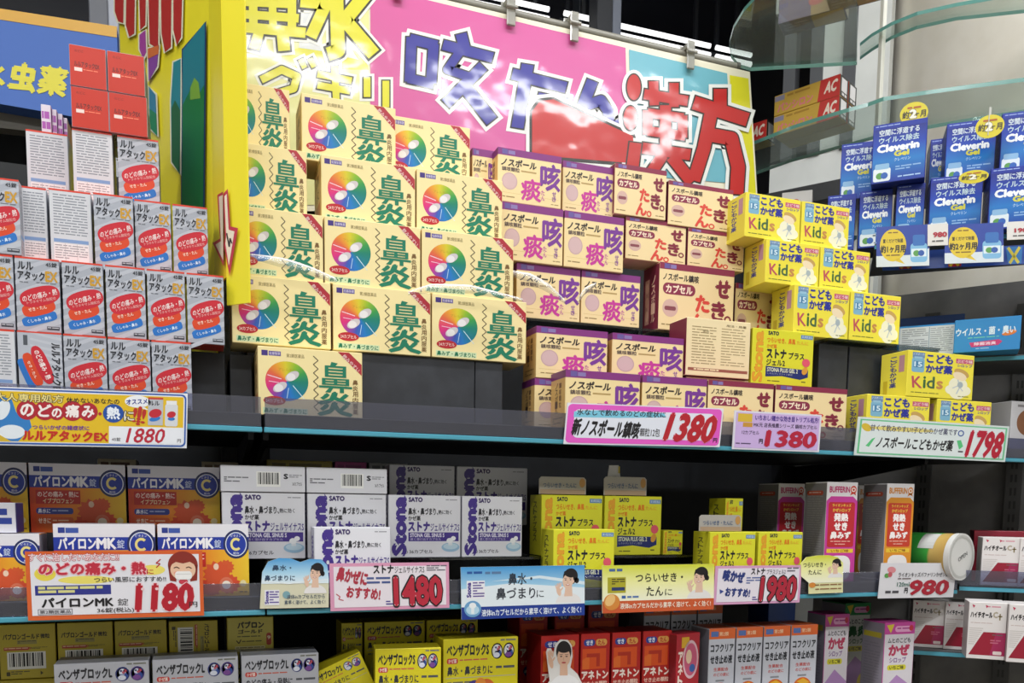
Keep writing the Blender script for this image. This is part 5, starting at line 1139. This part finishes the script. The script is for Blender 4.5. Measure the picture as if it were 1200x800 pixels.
f.t('ノスポールこどもかぜ薬', 92, 84, 446, 136, '#1c1a1e', 4, .03, 0, 0, '#fff', .1); f.p([(44, 130), (70, 96), (84, 90), (60, 134)], '#5ac07c', 2); f.p([(462, 84), (482, 80), (496, 110), (478, 126)], '#5ac07c', 2); f.small(474, 132, 500, 146, 1, '#4a484e', 3)
price(f, '1798', 520, 36, 688, 154, '#b41c34', .05, '#ecc4cc', 0, .16, .05); f.use('card_face'); f.t('円', 666, 142, 680, 158, '#2a282c', 6, .03); fin()
# little white tag standing behind the gel boxes
t = Thing('shelf_tag'); Y = .07; a, b = at(713, 546, Y), at(727, 558, Y)
t['card_board'].prism([at(714, 545, Y), at(725, 545, Y), at(727, 559, Y), at(712, 559, Y)], (0, .001, 0), mat('#d2d0cc')); t['yellow_print'].box(b.x - .0035, Y - .0006, b.z + .004, b.x - .0012, Y - .0003, a.z, mat('#c8b43c'))
t['tag_stem'].box((a.x + b.x) / 2 - .003, Y - .0002, 1.3668, (a.x + b.x) / 2 + .003, Y + .0008, b.z, mat('#9a9894')); t.build('small white tag standing up behind the right header card', 'tag')
# leaning standee of a waving woman in white before the red boxes
t = Thing('standee_card'); f = Face(t, 'card_face', at(640, 748, .008), at(682, 748, .008), at(640, 820, .008), 160, 276)
t['card_board'].prism([f.P(x, y, 0) for x, y in ((0, 276), (2, 210), (16, 190), (0, 60), (6, 44), (22, 44), (34, 70), (40, 26), (64, 4), (96, 6), (114, 30), (118, 80), (108, 130), (140, 160), (160, 200), (160, 276))], (0, .001, 0), mat('#dcd8d4'))
f.lift = .0002; sk = '#d8ae94'
f.use('portrait_print'); f.p([(6, 276), (6, 214), (40, 176), (66, 160), (98, 160), (130, 176), (154, 204), (154, 276)], '#e6e4e4', 1); f.p([(62, 120), (94, 120), (96, 166), (60, 166)], sk, 1.5); f.e(78, 58, 34, 48, '#1c181a', 2); f.e(78, 84, 29, 42, sk, 2.5); f.e(78, 46, 28, 18, '#1c181a', 3)
for x in (66, 90): f.e(x, 80, 5, 2.6, '#2c2022', 3.5); f.line([(x - 7, 72), (x + 7, 71)], 2, '#3a2a2a', 3.5)
f.e(78, 108, 10, 4, '#b04c4a', 3.5); f.line([(77, 84), (75, 96), (80, 97)], 1.8, '#b88870', 3.5)
f.e(20, 104, 10, 30, sk, 2, -12)
for i in range(4): f.e(10 + i * 6.5, 70 - (i in (1, 2)) * 5, 3, 15, sk, 2.2, -10 + i * 5)
f.e(33, 92, 3.4, 12, sk, 2.2, 30)
t.build('cut out card of a person in white raising a hand before the red boxes', 'standee card')
# ================================================================== right hand unit: column, glass shelves and their goods
def bear(x): return math.atan((x - 600) / FPX) 
FW = Vector((-W2C[2][0], -W2C[2][1], 0)).normalized(); RT = Vector((FW.y, -FW.x, 0))
def gp(x, d): return Vector((CAM.x, CAM.y, 0)) + (FW + RT * ((x - 600) / FPX)) * d
cc = gp(1300, 1.95)
b = MB(); b.cyl((cc.x, cc.y, 1.70), (cc.x, cc.y, CEIL), .57, .57, M_BEIGE, 72); o = struct(b.build('wall_column'))
A0, A1 = gp(955, 1.66), gp(1300, 1.40)
b = MB(); dd = (A1 - A0).normalized(); nb = Vector((-dd.y, dd.x, 0))
b.prism([A0, A1, A1 + Vector((0, 0, 1.74)), A0 + Vector((0, 0, 1.74))], nb * .03, M_GREYP); struct(b.build('wall_grey_panel'))
for i, px in enumerate((1079, 1183)):
    t = Thing('slotted_upright'); k = (px - 955) / 345.0
    best = min((abs(proj(A0.lerp(A1, j / 400) + Vector((0, 0, 1.3)))[0] - px), j) for j in range(401))[1]; p = A0.lerp(A1, best / 400)
    q = p - nb * .012; e = dd * .012
    t['upright_channel'].prism([q - e, q + e, q + e + Vector((0, 0, 1.7)), q - e + Vector((0, 0, 1.7))], nb * .0115, mat('#3c3b3a', .5))
    for j in range(60):
        z = Vector((0, 0, .3 + j * .0225)); r = q - nb * .0004
        t['slots'].prism([r - dd * .005 + z, r - dd * .0015 + z, r - dd * .0015 + z + Vector((0, 0, .013)), r - dd * .005 + z + Vector((0, 0, .013))], nb * .0003, mat('#050505'))
        t['slots'].prism([r + dd * .0015 + z, r + dd * .005 + z, r + dd * .005 + z + Vector((0, 0, .013)), r + dd * .0015 + z + Vector((0, 0, .013))], nb * .0003, mat('#050505'))
    t.build('slotted dark upright on the grey panel, ' + ('left one' if i == 0 else 'right one behind the vitamin boxes'), 'upright', 'slotted uprights')
# trim between shop back and column
t = Thing('wall_trim'); p = gp(1005.5, 1.62)
b = MB(); b.box(p.x - .005, p.y, 1.74, p.x + .003, p.y + .01, CEIL, mat('#d6d4c8', .4), .001); struct(b.build('trim_1'))
# far pale cabinet seen left of the column
M_PALE = noisy('pale_panel', '#d4d6d2', '#dfe1dd', 12, .5)
t = Thing('pale_cabinet'); a, c = gp(884, 2.0), gp(1012, 1.86); d2 = (c - a).normalized(); n2 = Vector((-d2.y, d2.x, 0)); Zv = lambda z: Vector((0, 0, z))
t['cabinet_panel'].prism([a, c, c + Zv(2.12), a + Zv(2.12)], n2 * .03, M_PALE)
t['upper_panel'].prism([u + Zv(2.44) for u in (a, c)] + [u + Zv(3.0) for u in (c, a)], n2 * .03, M_PALE)
a3, c3 = a.lerp(c, .36), c
t['middle_panel'].prism([u + Zv(2.121) for u in (a3, c3)] + [u + Zv(2.439) for u in (c3, a3)], n2 * .03, M_PALE)
t['dark_shelf'].prism([a - n2 * .10 + Zv(1.99), c - n2 * .10 + Zv(1.99), c + Zv(1.99), a + Zv(1.99)], Zv(.034), M_BLACK)
for i, k in enumerate((.10, .34, .62)):
    u = a.lerp(c, k); t['dark_strip' + ('' if i == 0 else '.%03d' % i)].prism([u - n2 * .006 + Zv(2.12), u + d2 * .026 - n2 * .006 + Zv(2.12), u + d2 * .026 - n2 * .006 + Zv(2.5), u - n2 * .006 + Zv(2.5)], n2 * .03, mat('#4c4e52', .5))
t.build('pale cabinet with a dark shelf, between the banner corner and the column', 'cabinet')
def plate(name, px, z, th, label, edge=M_GLASSEDGE, m=M_GLASS):
    t = Thing(name); pts = [atz(x, y, z) for x, y in px]
    t['glass_plate'].prism(pts, (0, 0, th), m)
    n = len(pts); c = sum(pts, Vector()) / n
    for i in range(n):
        p, q = pts[i], pts[(i + 1) % n]; o1 = (p - c).normalized() * .0006; o2 = (q - c).normalized() * .0006
        t['glass_edge'].poly([p + o1, q + o2, q + o2 + Vector((0, 0, th)), p + o1 + Vector((0, 0, th))], edge)
    t.build(label, 'glass shelf', 'glass shelves beside the column')
    return t
plate('glass_shelf', [(1004, 76), (880, 83), (866, 79), (857, 68), (855, 52), (860, 34), (872, 14), (892, -8), (920, -24), (1004, -30)], 2.12, .006, 'round cornered glass shelf at the top beside the banner corner')
plate('glass_shelf', [(882, 170), (905, 161), (927, 152), (950, 144.5), (972, 137.6), (995, 131), (1017, 125), (1035, 118.5), (1085, 111), (1140, 103.5), (1230, 92), (1230, 128), (1140, 142), (1035, 160), (927, 190), (882, 206)], 1.985, .006, 'long curved glass shelf above the dark blue boxes')
plate('glass_shelf', [(1008, 54), (1022, 43), (1045, 30), (1075, 18), (1120, 8), (1200, -6), (1260, -60), (1320, -60), (1250, 10), (1120, 24), (1075, 34), (1045, 46), (1022, 60), (1008, 70)], 2.20, .006, 'glass shelf with curved edge high against the column')
TH = math.radians(-40)
E1 = Vector((math.cos(TH), math.sin(TH), 0)); E2 = Vector((-math.sin(TH), math.cos(TH), 0))    # along the turned shelf, and into it
def tshelf(px, d, z, length, depth, back, label, th=.008, guard=0):
    """turned shelf whose front edge runs from near pixel column px at distance d"""
    p = gp(px, d); p.z = z - th; t = Thing('turned_shelf'); p = p - E1 * back
    t['shelf_plate'].prism([p, p + E1 * length, p + E1 * length + E2 * depth, p + E2 * depth], (0, 0, th), M_GREYD)
    t['edge_strip'].prism([p - E2 * .002, p + E1 * length - E2 * .002, p + E1 * length, p], (0, 0, th * .7), M_EDGE)
    if guard: t['front_guard'].prism([p - E2 * .004 + Vector((0, 0, th)), p + E1 * length - E2 * .004 + Vector((0, 0, th)), p + E1 * length - E2 * .0025 + Vector((0, 0, th)), p - E2 * .0025 + Vector((0, 0, th))], (0, 0, guard), M_GUARD)
    t.build(label, 'shelf', 'turned shelves on the right')
    return p
M_GREYD = noisy('grey_shelf', '#4b4d50', '#55575a', 30, .4)
p = tshelf(1010, 1.345, 1.7556, .42, .16, .005, 'turned shelf carrying the dark blue boxes')
CL, CN = clev('air_gel_box', .075, 1), clev('air_gel_box_narrow', .05, 1); gL = 'dark blue air gel boxes'
def tput(c, px, d, z, label, group, rot=TH, sx=1, sz=1):
    """px is the photo column of the box's left front edge"""
    g_ = px
    for _ in range(4):
        q = gp(g_, d); g_ += px - proj((q.x, q.y, z + .04))[0]
    q = gp(g_, d); e = Vector((math.cos(rot), math.sin(rot), 0)); q = q + e * (c.w * sx / 2); q.z = z
    put(c, q, label, group, (0, 0, rot), (sx, 1, sz))
def S_(w): return 'dark blue air gel box, ' + w
zc = 1.7560
tput(CN, 969, 1.392, zc, S_('narrow one at the left end of the lower row'), gL, sx=.82)
tput(CN, 1006.5, 1.372, zc, S_('second narrow one of the lower row'), gL, sx=.93)
tput(CN, 1049.5, 1.345, zc, S_('third narrow one of the lower row'), gL, sx=.78)
tput(CL, 1089, 1.315, zc, S_('wide front one in the lower row behind the 980 tag'), gL, sx=.92)
tput(CL, 1159, 1.278, zc, S_('cut by the right picture edge in the lower row'), gL, sx=.97)
zc2 = zc + .0856
tput(CL, 985, 1.412, zc2, S_('left end of the upper row, half behind the turned one'), gL, sx=.8)
tput(CL, 1022, 1.345, zc2 + .0003, S_('turned one on top in front of the upper row'), gL, rot=math.radians(-45), sx=.98)
tput(CN, 1089, 1.39, zc2, S_('narrow shaded one right of the turned one'), gL, sx=.6)
tput(CL, 1108, 1.335, zc2, S_('in the upper row above the yellow oval sticker'), gL, sx=.88)
tput(CL, 1172.5, 1.30, zc2, S_('cut by the right picture edge in the upper row'), gL, sx=.95)
# yellow round badges
def badge(px, py, rx, ry, d, zb, label, txt='2', oval=False):
    t = Thing('round_badge'); c = CAM + ray(px, py) * d
    W = 100; f = Face(t, 'badge_disc', c - E1 * rx * d / FPX * 1.12 + Vector((0, 0, ry * d / FPX)), c + E1 * rx * d / FPX * 1.12 + Vector((0, 0, ry * d / FPX)), c - E1 * rx * d / FPX * 1.12 - Vector((0, 0, ry * d / FPX)), W, 100)
    pts = [(50 + 50 * math.cos(i * math.pi / 16), 50 + 50 * math.sin(i * math.pi / 16)) for i in range(32)]
    t['badge_disc'].prism([f.P(x, y, 0) for x, y in pts], E2 * .001, mat('#d8c82c', .35)); f.lift = .0002
    f.use('lettering'); f.small(26, 20, 74, 30, 1, '#b0602c', 2, .8); f.t('約2ヶ月', 10, 38, 92, 68, '#4a4430', 3, .03); f.t(txt, 36, 34, 58, 68, '#f0ecd8', 4, .06, 0, .08, '#5a4a2c') 
    if zb: 
        q = c - Vector((0, 0, ry * d / FPX)); t['stem'].box(q.x - .002, q.y + .0006, zb, q.x + .002, q.y + .0014, q.z + .004, mat('#c8c8c0'))
    t.build(label, 'badge', 'yellow badges on the dark blue boxes')
badge(1071, 133, 13.5, 13, 1.31, zc2 + .0857, 'yellow round badge standing on the turned dark blue box')
badge(1160, 148, 13.5, 13, 1.222, zc2 + .0857, 'yellow round badge standing on the upper right dark blue box')
badge(1141, 207, 14, 7.5, 1.21, 0, 'yellow oval sticker at the foot of an upper dark blue box')
# speech bubble cards and price tags hung on the front edge
def hang(name, x0, y0, x1, y1, d0, d1, W, H, bg, label, cat, group):
    t = Thing(name); TL, TR, BL = CAM + ray(x0, y0) * d0, CAM + ray(x1, y0 - (x1 - x0) * .055) * d1, CAM + ray(x0, y1) * d0
    f = Face(t, 'card_face', TL, TR, BL, W, H); t['card_board'].prism([f.P(x, y, 0) for x, y in ((0, 0), (W, 0), (W, H), (0, H))], -f.n * .001, mat(bg, .35)); f.lift = .0002
    return t, f, (lambda: t.build(label, cat, group))
for x0, y0, x1, y1, d0, d1, s, w in ((1027, 266, 1089, 313, 1.285, 1.245, '約1ヶ月用', 'left'), (1107, 264, 1176, 309, 1.235, 1.195, '約2ヶ月用', 'right')):
    t, f, fin = hang('bubble_card', x0, y0, x1, y1, d0, d1, 230, 165, '#24409c', 'blue card with yellow speech bubble and bottle, %s of two below the dark blue boxes' % w, 'card', 'speech bubble cards')
    f.r(0, 120, 230, 165, '#d3dce2', 1); f.p([(0, 150), (110, 130), (230, 96), (230, 165), (0, 165)], '#d3dce2', 1.2)
    f.use('speech_bubble'); f.e(74, 78, 58, 66, '#dcc02c', 2); f.p([(100, 130), (126, 156), (84, 142)], '#dcc02c', 2); f.small(52, 24, 96, 34, 1, '#7a5a20', 3); f.t('置くだけで除菌', 30, 52, 118, 68, '#4a4020', 3, .03); f.t(s, 20, 78, 128, 108, '#3a3420', 3, .05); f.small(44, 116, 104, 126, 1, '#7a5a20', 3)
    f.use('bottle_picture'); f.rr(150, 74, 222, 150, 14, '#7cb4dc', 2); f.rr(160, 40, 212, 84, 8, '#2f6ab4', 3); f.r(154, 96, 218, 128, '#d8e6ee', 3); f.e(176, 114, 14, 12, '#5a9a4c', 4); f.e(196, 114, 13, 12, '#2c58a8', 4.4)
    fin()
for x0, y0, x1, y1, d0, d1, s, w in ((1087, 263, 1111, 288, 1.245, 1.232, '980', 'white tag reading 980 between the two speech bubble cards'), (1180, 260, 1212, 281, 1.19, 1.175, '1980', 'white tag at the right picture edge beside the speech bubble card')):
    t, f, fin = hang('price_tag', x0, y0, x1, y1, d0, d1, 90, 92, '#d9d6d2', w, 'price tag', 'white price tags')
    f.use('price_lettering'); f.t(s, 26, 36, 84, 56, '#a82434', 3, .06); f.use('card_face'); f.small(20, 70, 78, 78, 1, '#5a5654', 2, .8); fin()
t, f, fin = hang('strip_poster', 1034, 296, 1235, 317, 1.292, 1.20, 640, 60, '#2a4a9c', 'patterned blue strip poster along the shelf below the speech bubble cards', 'poster', None)
for i, (x, c1, c2) in enumerate(((60, '#b88a2c', '#8a2a24'), (250, '#c8b42c', '#a8281c'), (470, '#d8c84c', '#3a7ab8'), (540, '#3a7ab8', '#d8c84c'))): f.use('letter_patch' + ('' if i == 0 else '.%03d' % i)); f.p([(x, 4), (x + 60, 4), (x + 56, 58), (x + 8, 58)], c2, 1); f.line([(x + 8, 6), (x + 46, 56)], 10, c1, 2); f.line([(x + 50, 6), (x + 14, 56)], 10, c1, 2)
fin()
# blue boxes on the shelf below
p = tshelf(1052, 1.345, 1.5845, .36, .15, .03, 'turned shelf carrying the light blue disinfectant boxes')
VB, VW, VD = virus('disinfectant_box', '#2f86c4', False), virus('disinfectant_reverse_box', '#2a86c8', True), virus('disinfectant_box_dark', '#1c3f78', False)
tput(VW, 1052, 1.345, 1.5850, 'light blue box turned to its white printed back, left on the turned shelf', None, math.radians(-47), .95, .95)
tput(VB, 1119, 1.295, 1.5850, 'light blue box with dark lettering and an orange spot, right on the turned shelf', None, math.radians(-47), 1.0, .95)
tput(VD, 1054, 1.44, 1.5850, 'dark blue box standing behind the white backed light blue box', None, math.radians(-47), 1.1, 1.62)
# white card and packs at the banner corner, behind the yellow boxes
c9 = Carton('white_red_pack', .05, .05, .075, '#cfc9c6', '#a5979c', '#c8c2c0'); f = c9.front(60, 75); f.use('red_print'); f.e(24, 18, 12, 7, '#b8283c', 1, -20); f.small(8, 34, 52, 60, 4, '#8a8488', 1); c9.done()
c9r = c9.root
hp = gp(912, 1.50); hz = 1.8065
t = Thing('wall_shelf'); u0, u1 = gp(882, 1.52), gp(985, 1.47); u0.z = u1.z = 1.80; dn = (FW * .2)
t['shelf_plate'].prism([u0, u1, u1 + dn, u0 + dn], (0, 0, .006), M_PALE); t['edge_strip'].prism([u0 - FW * .002, u1 - FW * .002, u1, u0], (0, 0, .006), M_EDGE)
t.build('small pale shelf behind the top yellow children boxes', 'shelf')
put(c9, Vector((hp.x + .03, hp.y + .03, hz)), 'white pack with a red spot behind the top yellow children boxes', None, (0, 0, math.radians(-40)), (1, 1, 1.25))
# slim packs on the long glass shelf
sl = Carton('slim_tablet_pack', .115, .032, .033, '#c8a03c', '#1c1a1c', '#b8923a'); f = sl.front(250, 72)
f.use('red_panel'); f.p([(178, 0), (250, 0), (250, 72), (168, 72)], '#c8302c', 1); f.use('title_lettering'); f.t('AC', 196, 14, 238, 50, '#f2e0d4', 2, .05, 0, 0, '#fff', .2); f.t('パンシロン', 14, 34, 150, 62, '#dc7a84', 2, .05); f.use('carton_body'); f.r(2, 4, 40, 22, '#8a84a0', 1); f.small(50, 8, 150, 22, 1, '#a87c24', 1)
r = sl.right(32, 33); r.use('white_label').r(6, 3, 27, 24, '#d2d0d0', 1); r.use('carton_body').small(8, 26, 26, 31, 1, '#d2d0d0', 1, .8)
sl.done(); gs = 'slim tablet packs on the glass shelf'; TA = math.radians(-64); ea = Vector((math.cos(TA), math.sin(TA), 0)); eb = Vector((-math.sin(TA), math.cos(TA), 0))
base = atz(906, 160.5, 1.9912); base = base + ea * .0575; base.z = 1.9912
for i in range(2):
    for j in range(2):
        q = base + eb * (j * .0335); q.z = 1.9912 + i * .0335
        put(sl, q, 'slim gold and red tablet pack on the glass shelf, %s layer, %s' % (('lower', 'upper')[i], ('nearer the banner', 'nearer the column')[j]), gs, (0, 0, TA))
q = base - ea * .128; q.z = 1.9912; put(sl, q, 'slim gold and red tablet pack lying left of the stacked ones behind the banner corner', gs, (0, 0, TA))
# blurred goods on the round glass shelf
tb = Carton('boxed_tube', .1, .04, .028, '#5a4a6c', '#8a7a70', '#6c7078'); f = tb.front(100, 28); f.use('orange_panel'); f.r(50, 0, 100, 28, '#9a7a4c', 1); f.use('red_print'); f.e(60, 10, 14, 7, '#b0484c', 2, -10); b_ = tb.bottom(100, 40); b_.use('base_print').full('#4a4878', 1, 1); b_.r(50, 2, 98, 38, '#b08a50', 2); b_.small(6, 8, 44, 32, 3, '#7a78a0', 2); tb.done()
q = atz(940, 26, 2.1263); put(tb, Vector((q.x, q.y - .02, 2.1263)), 'boxed tube seen from below through the round glass shelf, left one', 'boxed tubes on the round glass shelf', (0, 0, math.radians(-50)), (1, 1, 1.3))
q = atz(990, 0, 2.1263); put(tb, Vector((q.x, q.y - .02, 2.1263)), 'boxed tube seen from below through the round glass shelf, right one', 'boxed tubes on the round glass shelf', (0, 0, math.radians(-50)), (.8, 1, 1.3))
# vitamin boxes
HY = hytiol(); gY = 'white and maroon vitamin boxes'
def H_(w): return 'white and maroon vitamin tablet box, ' + w
p = tshelf(1060, 1.275, 1.1455, .40, .16, .02, 'turned shelf carrying the lower white and maroon vitamin boxes')
tput(HY, 1069, 1.288, 1.1460, H_('left of the back pair on the lower turned shelf'), gY, sx=.8, sz=.84, rot=math.radians(-41)); tput(HY, 1107, 1.268, 1.1460, H_('right of the back pair on the lower turned shelf'), gY, sx=.7, sz=.84, rot=math.radians(-41))
tput(HY, 1134, 1.19, 1.1460, H_('left front one on the lower turned shelf'), gY, sx=.86, sz=.94, rot=math.radians(-41)); tput(HY, 1181, 1.163, 1.1460, H_('right front one on the lower turned shelf'), gY, sx=.86, sz=.94, rot=math.radians(-41))
p = tshelf(1135, 1.245, 1.2445, .30, .16, .01, 'turned shelf carrying the upper white and maroon vitamin boxes', guard=.022)
tput(HY, 1150.5, 1.245, 1.2450, H_('left whole one on the upper turned shelf'), gY, sx=.9, sz=.82, rot=math.radians(-41)); tput(HY, 1194.5, 1.225, 1.2450, H_('cut by the picture edge, upper turned shelf'), gY, sx=.9, sz=.82, rot=math.radians(-41))
rc = plain('red_case', .16, .05, .078, '#8c1c30', '#6c1424'); tput(rc, 1140, 1.31, 1.2450, 'flat red case standing behind the upper vitamin boxes', None, rot=math.radians(-41))
# can lying on its side
t = Thing('green_can'); c = CAM + ray(1127, 651) * 1.235; rr = c.z - 1.2525; rr = .0335; c.z = ZL + rr + .0005
ax = (RT * .55 - FW * .84).normalized(); bk = c - ax * .075 
t['can_body'].cyl(bk, c - ax * .004, rr, rr, ramp_mat('can_print', [(0, '#b8944c'), (.30, '#c8a860'), (.34, '#3a9a3c'), (1, '#2c8a34')], 'Y'), 40)
t['lid'].cyl(c - ax * .008, c, rr * 1.02, rr * 1.02, mat('#d6d6d2', .3), 40)
ringv = [];
up3 = Vector((0, 0, 1)); sd = ax.cross(up3).normalized(); up3 = sd.cross(ax)
f = Face(t, 'lid_lettering', c + up3 * rr * .9 - sd * rr * .9 * -1, c + up3 * rr * .9 + sd * rr * .9 * -1, c - up3 * rr * .9 - sd * rr * .9 * -1, 100, 100)
f.lift = .0003 if f.n.dot(ax) > 0 else -.0003
if f.n.dot(ax) < 0: f.n = -f.n; f.lift = .0003
f.use('lid_rim'); f.ring(50, 50, 46, 52, '#bdbdb8', 1); f.use('lid_lettering'); f.t('OPEN', 34, 44, 74, 54, '#5a5a58', 2, .01, -24)
t['barcode_label'].raw([], [], mat('#c8c8c4'))
bx = bk.lerp(c, .5)
pts = []
for k in range(7):
    a_ = math.radians(20 + k * 9); nn_ = up3 * math.sin(a_) - sd * math.cos(a_) * (1 if sd.dot(RT) > 0 else -1)
    pts.append(nn_)
for k in range(6):
    n0, n1 = pts[k] * (rr + .0004), pts[k + 1] * (rr + .0004)
    t['barcode_label'].poly([bx + n0 - ax * .012, bx + n1 - ax * .012, bx + n1 + ax * .012, bx + n0 + ax * .012], mat('#c8c8c4'))
t.build('green can with white lid lying on its side on the lower shelf', 'can')
